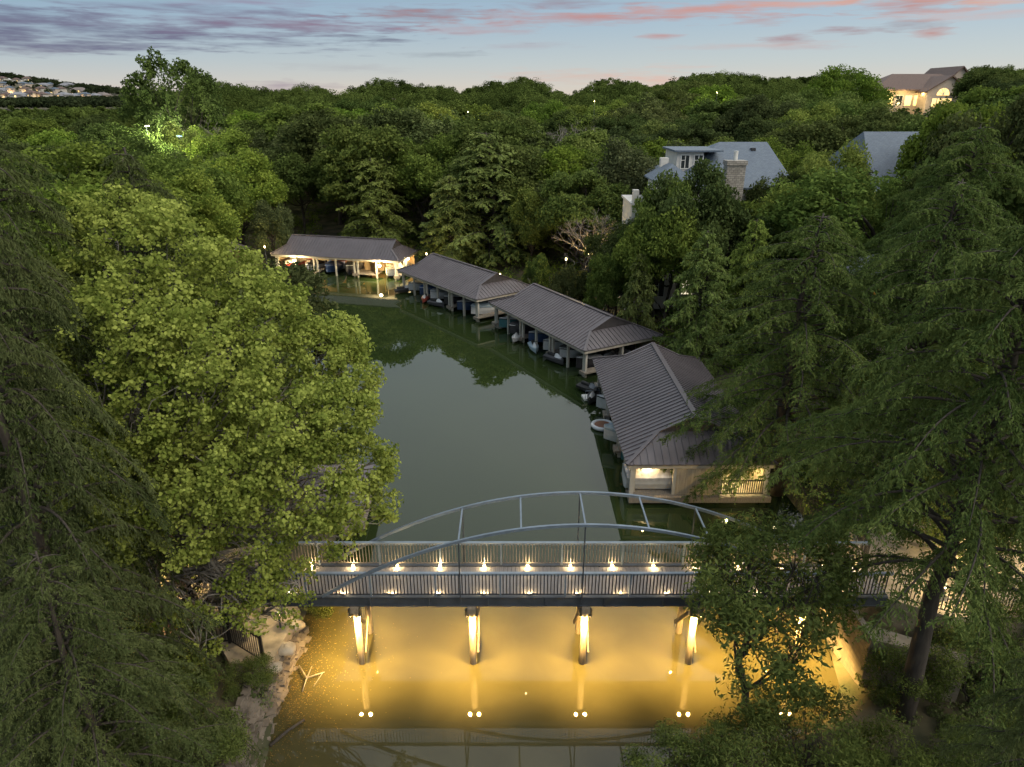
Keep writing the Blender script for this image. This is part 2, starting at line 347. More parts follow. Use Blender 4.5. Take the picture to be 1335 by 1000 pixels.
def mesh_np(name, v, f, m, parent=None, smooth=False, var=None):
    """v (n,3), f (k,c) with a constant corner count"""
    me = bpy.data.meshes.new(name); k, c = f.shape
    me.vertices.add(len(v)); me.vertices.foreach_set('co', np.ascontiguousarray(v, np.float32).ravel())
    me.loops.add(k*c); me.loops.foreach_set('vertex_index', np.ascontiguousarray(f, np.int32).ravel())
    me.polygons.add(k); me.polygons.foreach_set('loop_start', np.arange(0, k*c, c, dtype=np.int32))
    try: me.polygons.foreach_set('loop_total', np.full(k, c, np.int32))
    except Exception: pass
    if smooth: me.polygons.foreach_set('use_smooth', np.ones(k, bool))
    if m: me.materials.append(m)
    me.update(calc_edges=True)
    if var is not None:
        a = me.attributes.new('var', 'FLOAT', 'FACE'); a.data.foreach_set('value', np.ascontiguousarray(var, np.float32))
    o = bpy.data.objects.new(name, me); S.collection.objects.link(o); o.parent = parent
    return o
tag(terrain(), kind='structure')
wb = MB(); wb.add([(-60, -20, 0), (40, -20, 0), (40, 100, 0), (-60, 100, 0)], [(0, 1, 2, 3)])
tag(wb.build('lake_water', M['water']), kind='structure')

def rel(o, root):              # geometry was written in world metres: keep it there under its root
    o.location = -Vector(root.location); return o
# ------------------------------------------------------------------ footbridge
BX0, BX1, BY0, BY1 = -9.3, 12.95, 18.93, 20.66
def footbridge():
    root = empty('footbridge', (2.35, 19.8, 0))
    tag(root, 'blue grey steel footbridge with twin arches and lamps, crossing the lake on timber piers', 'footbridge')
    d = MB(); x = BX0
    random.seed(3)
    while x < BX1:
        d.box(x, x+.138, BY0+.06, BY1-.06, 2.97+random.uniform(0, .004), 3.03+random.uniform(0, .006)); x += .145
    rel(d.build('deck', M['plank'], root), root)
    for y in (BY0, BY1):
        g = MB(); s = -1 if y == BY0 else 1
        g.box(BX0, BX1, y-.03, y+.03, 2.72, 3.06); g.box(BX0, BX1, y-.09, y+.09, 2.70, 2.72); g.box(BX0, BX1, y-.09, y+.09, 3.06, 3.08)
        for i in range(11): g.box(BX0+i*2.03+.3, BX0+i*2.03+.36, y-.085, y+.085, 2.722, 3.058)
        rel(g.build('girder', M['steel_dark'], root), root)
    x = BX0+.3
    while x < BX1: c = MB(); c.box(x, x+.09, BY0+.04, BY1-.04, 2.78, 2.95); rel(c.build('cross_beam', M['steel_dark'], root), root); x += 1.5
    # railings, one panel per bay
    for s, y in ((0, BY0), (1, BY1)):
        n = 10; L = (BX1-BX0)/n
        for i in range(n):
            a = BX0+i*L; p = MB()
            p.box(a+.03, a+L-.03, y-.012, y+.012, 3.14, 3.175)
            k = int((L-.1)/.112)
            for j in range(k):
                xx = a+.08+j*(L-.12)/k; p.box(xx, xx+.032, y-.014, y+.014, 3.175, 4.02)
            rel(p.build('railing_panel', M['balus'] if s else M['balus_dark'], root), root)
            q = MB(); q.box(a-.03, a+.03, y-.03, y+.03, 3.081, 4.02); rel(q.build('railing_post', M['steel'], root), root)
        t = MB(); t.box(BX0, BX1, y-.055, y+.055, 4.02, 4.065); t.box(BX0, BX1, y-.012, y+.012, 3.94, 3.965)
        rel(t.build('top_rail', M['railtop'], root), root)
    # arches
    xc, c2, top = 2.4, .0364, 6.06
    def az_(x): return top-c2*(x-xc)**2
    for y in (BY0-.13, BY1+.13):
        pts = [(x, y, az_(x)) for x in np.linspace(xc-8.9, xc+8.9, 49)]
        a = MB()
        for p, q in zip(pts[:-1], pts[1:]): a.bar(p, (q[0]+.002, q[1], q[2]), .085, .10)
        rel(a.build('arch', M['steel'], root), root)
        for x in (-1.77, 2.4, 6.55):
            h = MB(); h.box(x-.022, x+.022, y-.022, y+.022, 2.9, az_(x)-.05); rel(h.build('hanger', M['steel_dark'], root), root)
    for x in (-1.77, .3, 2.4, 4.5, 6.55):
        h = MB(); h.bar((x, BY0-.08, az_(x)), (x, BY1+.08, az_(x)), .055, .055); rel(h.build('strut', M['steel'], root), root)
    # timber piers
    for px in (-5.45, -1.4, 2.55, 6.4, 10.2):
        for y in (19.0, 20.55):
            p = MB(); p.tube([(px, y, -1.5), (px, y, .4), (px, y, 2.5)], [.125, .12, .115], 12); rel(p.build('pier_post', M['pier'], root, smooth=True), root)
        b = MB(); b.box(px-.14, px+.14, 18.7, 20.9, 2.5, 2.695); rel(b.build('pier_cap', M['pier'], root), root)
        b = MB(); b.bar((px+.19, 19.0, .5), (px+.19, 20.55, 2.3), .06, .14); b.bar((px-.19, 20.55, .5), (px-.19, 19.0, 2.3), .06, .14)
        rel(b.build('pier_brace', M['pier'], root), root)
        for sx in (-1, 1):
            l = MB(); l.tube([(px+sx*.17, 18.80, 2.62), (px+sx*.17, 18.80, 2.34)], .065, 10); l.bar((px+sx*.17, 18.80, 2.64), (px+sx*.1, 18.80, 2.64), .05)
            lo = rel(l.build('pier_lamp', M['brass'], root, smooth=False), root)
            g = MB(); g.tube([(px+sx*.17, 18.80, 2.335), (px+sx*.17, 18.80, 2.325)], .05, 10); g.build('lens', M['glow_pier'], lo)
            point_light('pier_light', Vector((px+sx*.17, 18.78, 2.29))-Vector(root.location), PIER_W, (1, .61, .17), .05, root, 116, .8)
        l = MB(); l.tube([(px, 20.86, 2.62), (px, 20.86, 2.40)], .055, 10); lo = rel(l.build('pier_lamp', M['brass'], root), root)  # rear lamp added to carry the gold light under the deck
        g = MB(); g.tube([(px, 20.86, 2.395), (px, 20.86, 2.385)], .04, 10); g.build('lens', M['glow_deck'], lo)
        point_light('pier_light', Vector((px, 20.86, 2.35))-Vector(root.location), PIER_W*.85, (1, .61, .17), .04, root, 150, .9)
        # extra downward spot without a housing, brightens the post
        point_light('pier_light', Vector((px, 18.62, 2.42))-Vector(root.location), 7, (1, .66, .28), .03, root, 70, 1, (0, .22, -1))
    # little brick lights at the foot of the rails
    for s, y, xs in ((1, BY0, [-7.6, -5.84, -4.16, -2.55, -.98, .6, 2.26, 3.75, 5.33, 6.95, 8.55, 10.1, 11.55]), (-1, BY1, [-7.37, -5.84, -4.21, -2.64, -1.02, .57, 2.14, 3.68, 5.19, 6.7, 8.3, 9.9, 11.43, 12.6])):
        for x in xs:
            l = MB(); l.box(x-.055, x+.055, y+s*.03, y+s*.075, 3.08, 3.13)
            lo = rel(l.build('deck_lamp', M['brass'], root), root)
            g = MB(); g.box(x-.045, x+.045, min(y+s*.076, y+s*.12), max(y+s*.076, y+s*.12), 3.088, 3.115); g.build('lens', M['glow_deck'], lo)
            point_light('deck_light', Vector((x, y+s*.13, 3.13))-Vector(root.location), DECK_W, (1, .68, .30), .025, root)
    return root
PIER_W = 1900; DECK_W = 30.0
footbridge()

# ------------------------------------------------------------------ boats
def loft(sections, closed=False):
    """sections: list of equally long point rings -> verts, quads"""
    n = len(sections[0]); vs = [p for s in sections for p in s]; fs = []
    for i in range(len(sections)-1):
        for k in range(n-1 if not closed else n): fs.append((i*n+k, i*n+(k+1) % n, (i+1)*n+(k+1) % n, (i+1)*n+k))
    return vs, fs
def hull_half(t, L, B):        # half beam and keel height at station t (0 stern .. 1 bow)
    w = B/2*(1-max(0, (t-.45)/.55)**2.3)*(.92+.08*min(1, t*4)); k = -.28+.62*max(0, (t-.6)/.4)**2; g = .62+.22*t*t
    return w, k, g
CM = {}
def colmat(nm, c, r=.35, sp=.5):
    if nm not in CM: CM[nm] = mat(nm, c, r, 0, .12, 3, 0, sp)
    return CM[nm]
def boat(label, kind, hull, cover, L=5.4, B=2.1, name=None):
    """bow towards -y at the origin end; local origin at mid-keel waterline"""
    root = empty(name or ('covered_motorboat' if kind == 'cover' else 'motorboat'), (0, 0, 0)); tag(root, label, 'boat', 'boats moored in the boathouse slips')
    st = [i/12 for i in range(13)]; secs = []
    for t in st:
        w, k, g = hull_half(t, L, B); y = L/2-t*L; w = max(w, .03)
        secs.append([(-w, y, g), (-w*.98, y, g*.45), (-w*.80, y, k*.25), (0, y, k), (w*.80, y, k*.25), (w*.98, y, g*.45), (w, y, g)])
    v, f = loft(secs); b = MB(); b.add(v, f); b.add(secs[0], [tuple(range(7))]); b.build('hull', hull, root, smooth=False)
    r = MB()                                             # rub rail
    for s in (0, 6):
        for i in range(12): r.bar(secs[i][s], secs[i+1][s], .06, .05)
    r.build('rub_rail', M['rubber'] if kind != 'cover' else M['white'], root)
    if kind == 'cover':
        cs = []
        random.seed(len(label))
        for i, t in enumerate(st):
            w, k, g = hull_half(t, L, B); y = L/2-t*L; w = max(w, .03)+.035
            h = .12+.62*math.exp(-((t-.42)/.26)**2)+.05*(i % 2)
            if t > .93: h = .05
            cs.append([(-w, y, g-.12), (-w, y, g+.03), (-w*.62, y, g+.1+h*.42+random.uniform(-.02, .03)), (-w*.2, y, g+h*.96), (0, y, g+h+.03), (w*.2, y, g+h*.96), (w*.62, y, g+.1+h*.42+random.uniform(-.02, .03)), (w, y, g+.03), (w, y, g-.12)])
        v, f = loft(cs); c = MB(); c.add(v, f); c.add(cs[0], [tuple(range(9))]); c.build('cover', cover, root, smooth=False)
    else:
        d = MB(); s1 = []; s2 = []
        for t in [.55, .65, .75, .85, .93, 1.0]:
            w, k, g = hull_half(t, L, B); y = L/2-t*L; w = max(w, .03); s1.append([(-w, y, g-.01), (-w*.4, y, g+.07), (0, y, g+.09), (w*.4, y, g+.07), (w, y, g-.01)])
        v, f = loft(s1); d.add(v, f); d.build('foredeck', M['white'], root)
        fl = MB(); fl.box(-B*.40, B*.40, -.25*0, L/2-.1, .12, .16); fl.box(-B*.44, -B*.36, -.2, L/2-.15, .16, .6); fl.box(B*.36, B*.44, -.2, L/2-.15, .16, .6); fl.build('cockpit', M['seatv'], root)
        for sx, yy in ((-.5, .35), (.5, .35), (0, L/2-.75)):
            q = MB(); ww = .28 if sx else .75; q.box(sx-ww, sx+ww, yy-.25, yy+.25, .161, .45); q.box(sx-ww, sx+ww, yy+.2, yy+.3, .45, .85); q.build('seat', cover, root, bevel=.03)
        w_ = MB(); w0 = B*.42; y0 = -.28
        w_.add([(-w0, y0+.35, .68), (-w0*.6, y0-.1, .72), (w0*.6, y0-.1, .72), (w0, y0+.35, .68), (-w0*.95, y0+.5, 1.08), (-w0*.55, y0+.15, 1.12), (w0*.55, y0+.15, 1.12), (w0*.95, y0+.5, 1.08)],
               [(0, 1, 5, 4), (1, 2, 6, 5), (2, 3, 7, 6)]); w_.build('windshield', M['glass'], root)
        e = MB(); e.box(-.22, .22, L/2-.02, L/2+.42, .35, .95); e.box(-.09, .09, L/2+.08, L/2+.3, -.35, .35); e.build('engine', M['rubber'], root, bevel=.05)
        if kind == 'tower':
            tw = MB()
            for sx in (-1, 1): tw.tube([(sx*B*.45, .2, .6), (sx*B*.42, .0, 1.5), (sx*B*.3, -.1, 1.85), (0, -.1, 1.9)], .03, 6); tw.tube([(sx*B*.45, .9, .6), (sx*B*.42, .1, 1.5)], .03, 6)
            tw.build('wake_tower', M['rubber'], root)
    return root
def jetski(label, c):
    root = empty('jet_ski', (0, 0, 0)); root.scale = (.72, .72, .72); tag(root, label, 'jet ski', 'jet skis docked outside the boathouses')
    st = [i/8 for i in range(9)]; secs = []
    for t in st:
        w = .52*(1-max(0, (t-.4)/.6)**2.2)+.02; y = 1.4-2.8*t; g = .38+.18*t
        secs.append([(-w, y, g), (-w*.9, y, .12), (0, y, -.12+.3*max(0, t-.7)), (w*.9, y, .12), (w, y, g), (w*.5, y, g+.1), (0, y, g+.16), (-w*.5, y, g+.1)])
    v, f = loft(secs, True); b = MB(); b.add(v, f); b.add(secs[0], [tuple(range(8))]); b.build('hull', M['rubber'] if len(label) % 2 else c, root)
    s = MB(); s.box(-.17, .17, -.1, 1.1, .5, .82); s.build('saddle', M['rubber'], root, bevel=.07)
    k = MB(); v, f = loft([[(-.22, -.1, .55), (0, -.1, .98), (.22, -.1, .55)], [(-.26, -.5, .6), (0, -.5, 1.0), (.26, -.5, .6)], [(-.15, -1.15, .6), (0, -1.15, .68), (.15, -1.15, .6)]]); k.add(v, f); k.build('cowl', M['white'] if len(label) % 2 == 0 else c, root)
    h = MB(); h.bar((-.36, -.12, .98), (.36, -.12, .98), .045); h.build('handlebar', M['rubber'], root)
    return root

# ------------------------------------------------------------------ boathouses
EH = 2.25
def boathouse(label, A, ang, Lh, Wd, Rz, a, far=False):
    """local frame: x along the lake front, y away from the lake, z up. A is the left front eave corner"""
    root = empty('boathouse', (A[0], A[1], 0), ang); tag(root, label, 'boathouse', 'boathouses along the lake shore')
    H = Wd/2; k = Rz/H; th = .05; g = a            # gablet depth: the hip meets the main slopes where v = g
    zg = EH+k*g
    r = MB()
    # main slopes (front, back) with clipped hips
    for s in (0, 1):
        def Y(v): return v if s == 0 else Wd-v
        poly = [(0, Y(0), EH), (Lh, Y(0), EH), (Lh-g, Y(g), zg), (Lh-g, Y(H), EH+Rz), (g, Y(H), EH+Rz), (g, Y(g), zg)]
        low = [(x, y, z-th) for x, y, z in poly]
        f = [tuple(range(6)) if s == 0 else tuple(range(6))[::-1], tuple(range(6, 12))[::-1] if s == 0 else tuple(range(6, 12))]
        r.add(poly+low, f+[(i, 6+i, 6+(i+1) % 6, (i+1) % 6) for i in range(6)])
    for x0, x1 in ((0, g), (Lh, Lh-g)):
        poly = [(x0, 0, EH), (x0, Wd, EH), (x1, Wd-g, zg), (x1, g, zg)]; low = [(x, y, z-th) for x, y, z in poly]
        if x0 == 0: poly = poly[::-1]; low = low[::-1]
        r.add(poly+low, [(0, 1, 2, 3), (7, 6, 5, 4)]+[(i, 4+i, 4+(i+1) % 4, (i+1) % 4) for i in range(4)])
    # standing seams
    sp = .36; n = int(Lh/sp)
    for i in range(1, n):
        x = i*Lh/n; v1 = H if g <= x <= Lh-g else min(x, Lh-x)
        for s in (0, 1):
            p0 = (x, 0 if s == 0 else Wd, EH+.018); p1 = (x, v1 if s == 0 else Wd-v1, EH+k*v1+.018); r.bar(p0, p1, .035, .05)
    n = int(Wd/sp)
    for i in range(1, n):
        y = i*Wd/n; u1 = min(g, y, Wd-y)
        for x0, sg in ((0, 1), (Lh, -1)): r.bar((x0, y, EH+.018), (x0+sg*u1, y, EH+k*u1+.018), .035, .05)
    ro = r.build('roof', M['roof_metal'], root)
    c = MB(); c.bar((g-.05, H, EH+Rz+.02), (Lh-g+.05, H, EH+Rz+.02), .28, .05)
    for x0, x1 in ((0, g), (Lh, Lh-g)):
        for y0, y1 in ((0, g), (Wd, Wd-g)):
            c.bar((x0, y0, EH+.03), (x1, y1, zg+.03), .2, .05); c.bar((x1, y1, zg+.03), (x1, H, EH+Rz+.03), .2, .05)
    c.build('ridge_cap', M['roof_metal'], ro)
    for x in (g-.015, Lh-g+.015):
        gb = MB(); gb.add([(x, g, zg), (x, Wd-g, zg), (x, H, EH+Rz-.06)], [(0, 1, 2)]); gb.build('gable_infill', M['gable'], ro)
    fa = MB(); o = .06
    fa.box(o, Lh-o, o, o+.06, EH-.26, EH-.055); fa.box(o, Lh-o, Wd-o-.06, Wd-o, EH-.26, EH-.055)
    fa.box(o, o+.06, o+.062, Wd-o-.062, EH-.26, EH-.055); fa.box(Lh-o-.06, Lh-o, o+.062, Wd-o-.062, EH-.26, EH-.055)
    fa.box(.35, Lh-.35, .42, .54, EH-.30, EH-.12); fa.build('fascia', M['fascia'], root)
    # slips: three pairs, fingers between them
    nb = 6; x0 = .45; bw = (Lh-.9)/nb
    for i in range(nb+1):
        x = x0+i*bw; pr_ = (-.22, .22) if i % 2 == 0 else (0,)
        for dx in pr_:
            for y in (.48, Wd*.52):
                p = MB(); xx = x+dx*(1 if 0 < i < nb else .0+(.9 if (i == 0) == (dx > 0) else 0))
                p.box(xx-.085, xx+.085, y-.085, y+.085, -1.4, EH-.27+(.0 if y < 1 or i in (0, nb) else .6)); p.build('post', M['post'], root)
        if i % 2 == 0:
            d = MB(); xa = max(x-.42, .1); xb = min(x+.42, Lh-.1); d.box(xa, xb, .25, Wd-1.55, .36, .46); d.box(xa+.02, xb-.02, .2, .248, .2, .46); d.build('finger_dock', M['dockwood'], root)
    d = MB(); d.box(.1, Lh-.1, Wd-1.55, Wd-.25, .362, .462)
    for i in range(7): xx = .5+i*(Lh-1)/6; d.box(xx-.09, xx+.09, Wd-.6, Wd-.42, -1.4, .36)
    d.build('walkway', M['dockwood'], root)
    w = MB(); w.box(.3, Lh-.3, Wd-.5, Wd-.42, .5, EH-.1); w.build('back_wall', M['wallboard'] if not far else M['innerwall'], root)
    for i in range(1, nb):
        if i % 2: continue
    return root, x0, bw
HS = []
specs = [('boathouse with warm lit interior at the far end of the lake', P(352, 331, EH), P(520, 340.5, EH), 5.8, 1.8, 1.5, True),
         ('boathouse second along the shore, next to the brightly lit far one', P(517, 352, EH), P(621, 391, EH), 7.0, 1.6, 1.7, False),
         ('boathouse in the middle of the right shore, between two others', P(637, 394, EH), P(762, 458, EH), 7.3, 1.6, 1.7, False),
         ('boathouse nearest the footbridge, its end closed by a slatted panel', P(772, 467, EH), P(817, 606, EH), 7.45, 1.75, 1.9, False)]
for lab, A, B_, wd, rz, g, far in specs:
    ang = math.atan2(B_[1]-A[1], B_[0]-A[0]); Lh = math.hypot(B_[0]-A[0], B_[1]-A[1])
    root, x0, bw = boathouse(lab, A, ang, Lh, wd, rz, g, far); HS.append((root, x0, bw, Lh, ang, wd))
def in_house(h, x, y, z=0): return HS[h][0].matrix_basis @ Vector((x, y, z))

# boats in the slips: (house, slip 0..5, kind, hull, cover, depth offset, label)
hw = colmat('white_hull', (.50, .51, .52)); hr = colmat('red_hull', (.28, .025, .02)); hb = colmat('navy_hull', (.03, .06, .14)); hk = colmat('black_hull', (.03, .03, .035)); hs_ = colmat('teal_hull', (.05, .16, .18))
cs_ = colmat('silver_cover', (.42, .42, .43), .45); cb = colmat('blue_cover', (.05, .10, .24), .7); ck = colmat('charcoal_cover', (.045, .045, .05), .7); cg = colmat('grey_cover', (.20, .21, .23), .7); ct = colmat('tan_cover', (.42, .33, .2), .7); cl = colmat('pale_blue_cover', (.28, .36, .42), .6); crd = colmat('red_seats', (.24, .05, .04), .5); cw = colmat('cream_cover', (.55, .50, .40), .6)
BOATS = [
    (0, 0, 'cover', hr, cw, 'covered boat with a red hull in the left slip of the far lit boathouse'),
    (0, 1, 'cover', hw, ck, 'dark covered boat beside the red hulled one in the far boathouse'),
    (0, 2, 'cover', hb, cb, 'blue covered boat in the middle of the far lit boathouse'),
    (0, 5, 'cover', hw, cw, 'white covered boat floodlit in the right slip of the far boathouse'),
    (0, 3, 'cover', hk, ck, 'black covered boat right of the blue one in the far boathouse'),
    (1, 0, 'open', hw, crd, 'white open boat in the first slip of the second boathouse'),
    (1, 1, 'cover', hb, cb, 'boat under a navy cover, second slip of the second boathouse'),
    (1, 2, 'cover', hw, cg, 'white boat under a grey cover, third slip of the second boathouse'),
    (1, 3, 'tower', hk, crd, 'black boat with wake tower in the second boathouse'),
    (1, 4, 'open', hb, cs_, 'navy open boat with grey seats in the second boathouse'),
    (1, 5, 'cover', hw, cl, 'boat under a pale blue cover, nearest slip of the second boathouse'),
    (2, 0, 'open', hs_, cw, 'white and teal open boat, farthest slip of the middle boathouse'),
    (2, 1, 'cover', hk, ck, 'boat under a charcoal cover sticking out of the middle boathouse'),
    (2, 2, 'tower', hb, cw, 'navy boat with wake tower in the middle boathouse'),
    (2, 3, 'open', hw, cb, 'white open boat with blue seats in the middle boathouse'),
    (2, 4, 'cover', hw, ck, 'white hulled boat with a dark cover in the middle boathouse'),
    (2, 5, 'tower', hk, cg, 'black boat with a tower, nearest slip of the middle boathouse'),
    (3, 1, 'open', hw, cg, 'white open boat with its bow out of the nearest boathouse'),
    (3, 3, 'cover', hw, cl, 'boat under a pale blue cover sticking out of the nearest boathouse'),
    (3, 4, 'open', hs_, crd, 'teal boat with red seats inside the nearest boathouse'),
]
offs = {(1, 2): -.2, (2, 1): .2, (2, 0): -.1, (3, 3): .35, (3, 1): .2, (0, 0): -.1}
for h, sl_, kind, hull, cov, lab in BOATS:
    root, x0, bw, Lh, ang, wd = HS[h]
    L = 5.0 if h else 4.6; b = boat(lab, kind, hull, cov, L, min(1.95, bw*.82))
    y = L/2+.1-offs.get((h, sl_), -.35)
    p = in_house(h, x0+(sl_+.5)*bw, y); b.location = (p.x, p.y, .28 if (h+sl_) % 3 else .42); b.rotation_euler = (0, 0, ang+random.uniform(-.02, .02))
# boat tied up between the first two boathouses, lit by the wall lamps
# boat stored across the end bay of the nearest house
b = boat('boat wrapped in crumpled silver tarpaulin in the end bay beside the slatted panel', 'cover', hw, mat('silver_tarpaulin', (.46, .46, .47), .28, .2, .2, 5, 1.0), 4.2, 1.6, 'covered_motorboat'); p = P(852, 640, .5); b.location = (7.9, 30.72, .62); b.rotation_euler = (0, 0, PI/2)
for i, (u, v, lab, c, rz) in enumerate([(2.2, -.1, 'white jet ski half under the far end of the nearest boathouse', cs_, 1.2), (.9, -.2, 'grey jet ski at the corner between the two nearest boathouses', cg, 2.2)]):
    j = jetski(lab, c); p = in_house(3, u, v); j.location = (p.x, p.y, .1); j.rotation_euler = (0, 0, HS[3][4]+rz)
for i, (u, lab, c) in enumerate([(5.4, 'red and white jet ski outside the second boathouse', crd), (7.6, 'dark jet ski left of the navy boat, second boathouse', ck), (1.1, 'white jet ski at the far corner of the second boathouse', cs_)]):
    j = jetski(lab, c); p = in_house(1, u, .15); j.location = (p.x, p.y, .1); j.rotation_euler = (0, 0, HS[1][4]+.8+i)
for i, (u, lab, c) in enumerate([(4.7, 'pale jet ski in front of the charcoal covered boat', cs_), (7.5, 'blue and white jet ski at the middle of the middle boathouse', cl), (10.6, 'black jet ski near the close end of the middle boathouse', ck)]):
    j = jetski(lab, c); p = in_house(2, u, .2); j.location = (p.x, p.y, .1); j.rotation_euler = (0, 0, HS[2][4]+.7+i*.5)
# inflatable ring float beside the nearest boathouse
fl = MB(); n = 28; vs = []; fs = []
for i in range(n):
    for k in range(8):
        t = 2*PI*i/n; q = 2*PI*k/8; rr = .62+.13*math.cos(q); vs.append((rr*math.cos(t), rr*math.sin(t), .13*math.sin(q)))
for i in range(n):
    for k in range(8): fs.append((i*8+k, ((i+1) % n)*8+k, ((i+1) % n)*8+(k+1) % 8, i*8+(k+1) % 8))
fl.add(vs, fs)
ring = empty('swim_float', (0, 0, 0)); tag(ring, 'round white swim float with a brown centre beside the nearest boathouse', 'float')
fl.build('ring', M['white'], ring, smooth=True)
q = MB(); q.tube([(0, 0, -.04), (0, 0, .06)], .5, 24); q.build('net', colmat('brown_mesh', (.2, .09, .05), .8), ring)
p = P(786, 555, .1); ring.location = (p[0]-.02, p[1], .14)
# floating step / swim platform
sw = empty('swim_platform', (0, 0, 0)); tag(sw, 'small pale floating swim platform at the far corner of the nearest boathouse', 'platform')
q = MB(); q.box(-.55, .55, -.4, .4, .02, .2); q.build('deck', M['white2'], sw, bevel=.03); q = MB(); q.tube([(-.5, -.35, .2), (-.5, -.35, .75), (.5, -.35, .75), (.5, -.35, .2)], .025, 6); q.build('rail', M['steel'], sw)
p = P(770, 518, .1); sw.location = (p[0], p[1], 0); sw.rotation_euler = (0, 0, .2)

# the end of the nearest boathouse that faces the footbridge
root, x0, bw, Lh, ang, wd = HS[3]
def endpart(name, m, fn, parent=root): q = MB(); fn(q); return q.build(name, m, parent)
E0 = Lh-.22
for y in (.35, 2.5, 4.75, 7.1):
    endpart('post', M['post'], lambda q: q.box(E0-.08, E0+.10, y-.1, y+.1, -1.4, EH-.27))
endpart('end_deck', M['dockwood'], lambda q: [q.box(E0-2.2, E0+.35, .2, wd-.1, .364, .45), q.box(E0+.352, E0+.40, .2, wd-.1, .16, .47)])
def slatpanel(q):
    y = 2.62
    while y < 4.62: q.box(E0+.06, E0+.10, y, y+.085, .52, EH-.32); y += .1
    q.box(E0+.04, E0+.059, 2.6, 4.66, .48, EH-.30)
endpart('slatted_panel', M['slat'], slatpanel)
endpart('panel_frame', M['wallboard'], lambda q: [q.box(E0+.05, E0+.12, 2.55, 4.7, EH-.32, EH-.26), q.box(E0+.05, E0+.12, 2.55, 4.7, .44, .52), q.box(E0+.05, E0+.12, 2.55, 2.618, .52, EH-.32), q.box(E0+.05, E0+.12, 4.632, 4.7, .52, EH-.32)])
def rail1(q, y0, y1, top=1.28, step=.11):
    q.box(E0+.14, E0+.19, y0, y1, top, top+.05); q.box(E0+.14, E0+.18, y0, y1, .54, .58); y = y0+.04
    while y < y1: q.box(E0+.15, E0+.175, y, y+.03, .58, top); y += step
endpart('balustrade', M['dark'], lambda q: rail1(q, 4.8, 7.0))
endpart('end_room_wall', M['innerwall'], lambda q: [q.box(E0-2.6, E0-2.52, 4.6, wd-.45, .46, EH+.5), q.box(E0-2.52, E0-.1, 4.62, 4.68, .46, EH-.05)])
endpart('partition', M['innerwall'], lambda q: q.box(E0-4.3, E0-4.22, .6, 4.5, .2, EH+.2))
endpart('lit_lamp', emis('warm_ceiling_lamp', (1, .86, .45), 30), lambda q: q.box(E0-1.4, E0-1.1, 5.7, 6.0, EH-.12, EH-.08))
def hl(h, x, y, z, w, col, rad=.08, **k):
    return point_light('boathouse_light', (x, y, z), w, col, rad, HS[h][0], **k)
hl(3, E0-1.25, 5.85, EH-.25, 260, (1, .80, .32)); hl(3, E0-.35, 1.2, EH-.3, 45, (1, .68, .3)); hl(3, E0-2.6, 2.2, EH-.25, 30, (1, .6, .2)); hl(3, E0-1.2, 6.2, .15, 30, (1, .75, .3))  # second one is added fill to brighten the tarpaulin boat
hl(3, E0-5.3, 3.2, 1.9, 30, (1, .5, .15))
# lamps of the far house
def wall_lamp(h, x, y, z, w, lab, m='glow_deck', s=.13):
    q = MB(); q.box(-s, s, -.04, .04, -.1, .1); root = empty('wall_lamp', (0, 0, 0), HS[h][4]); tag(root, lab, 'lamp', 'floodlamps on the far boathouse')
    p = in_house(h, x, y, z); root.location = p
    q.build('housing', M['brass'], root); g = MB(); g.tube([(0, -.05, 0), (0, -.12, 0)], s*.85, 12); g.build('lens', emis('lamp_lens_'+str(w), (1, .84, .5), 60), root)
    point_light('wall_light', (0, -.3, -.05), w, (1, .78, .40), .1, root)
wall_lamp(0, 3.3, -.25, 1.7, 420, 'left floodlamp under the front eave of the far boathouse')
wall_lamp(0, 13.9, -.25, 1.7, 520, 'brightest floodlamp, under the right half of the far boathouse eave')
p = P(527, 343, 1.9)
wall_lamp(0, HS[0][3]-.1, 3.0, 1.9, 120, 'small lamp on the right end of the far boathouse')
hl(0, 2.2, 3.6, 1.7, 190, (1, .62, .25)); hl(0, 8.7, 3.8, 1.7, 130, (1, .5, .2)); hl(0, 13.5, 3.6, 1.7, 260, (1, .62, .22))
_r = HS[0][0]
part_ = lambda nm, m_, fn: (lambda q: (fn(q), q.build(nm, m_, _r)))(MB())
X4 = HS[0][1]+4*HS[0][2]; XE = HS[0][3]
part_('inner_wall', M['innerwall'], lambda q: q.box(X4+.2, X4+HS[0][2]+.1, 2.3, 2.38, .47, EH-.05))
part_('inner_wall', M['innerwall'], lambda q: q.box(.38, .46, .7, 5.3, .47, EH-.1))
part_('loft_board', M['innerwall'], lambda q: q.box(2.9, X4+.3, 1.75, 1.8, 1.45, EH+.2))
part_('lit_dock', M['dockwood'], lambda q: q.box(X4+.45, X4+.45+HS[0][2]*.8, .3, 2.28, .37, .465))
for x, c in ((4.2, crd), (6.3, ct), (8.4, crd), (10.4, ct)):
    k = MB(); k.tube([(0, 0, -.95), (0, 0, -.7), (0, 0, .5), (0, 0, .8)], [.04, .18, .2, .04], 8)
    o = k.build('kayak', c); p = in_house(0, x, 1.62, 1.62); o.location = p; o.rotation_euler = (0, 1.5, HS[0][4]); o.scale = (.8, .8, .8)
    tag(o, {4.2: 'red kayak hung at the left of the rack in the far boathouse', 6.3: 'tan kayak hung between two red ones in the far boathouse', 8.4: 'red kayak hung between two tan ones in the far boathouse', 10.4: 'tan kayak hung at the right end of the rack in the far boathouse'}[x], 'kayak', 'kayaks at the back of the far boathouse')
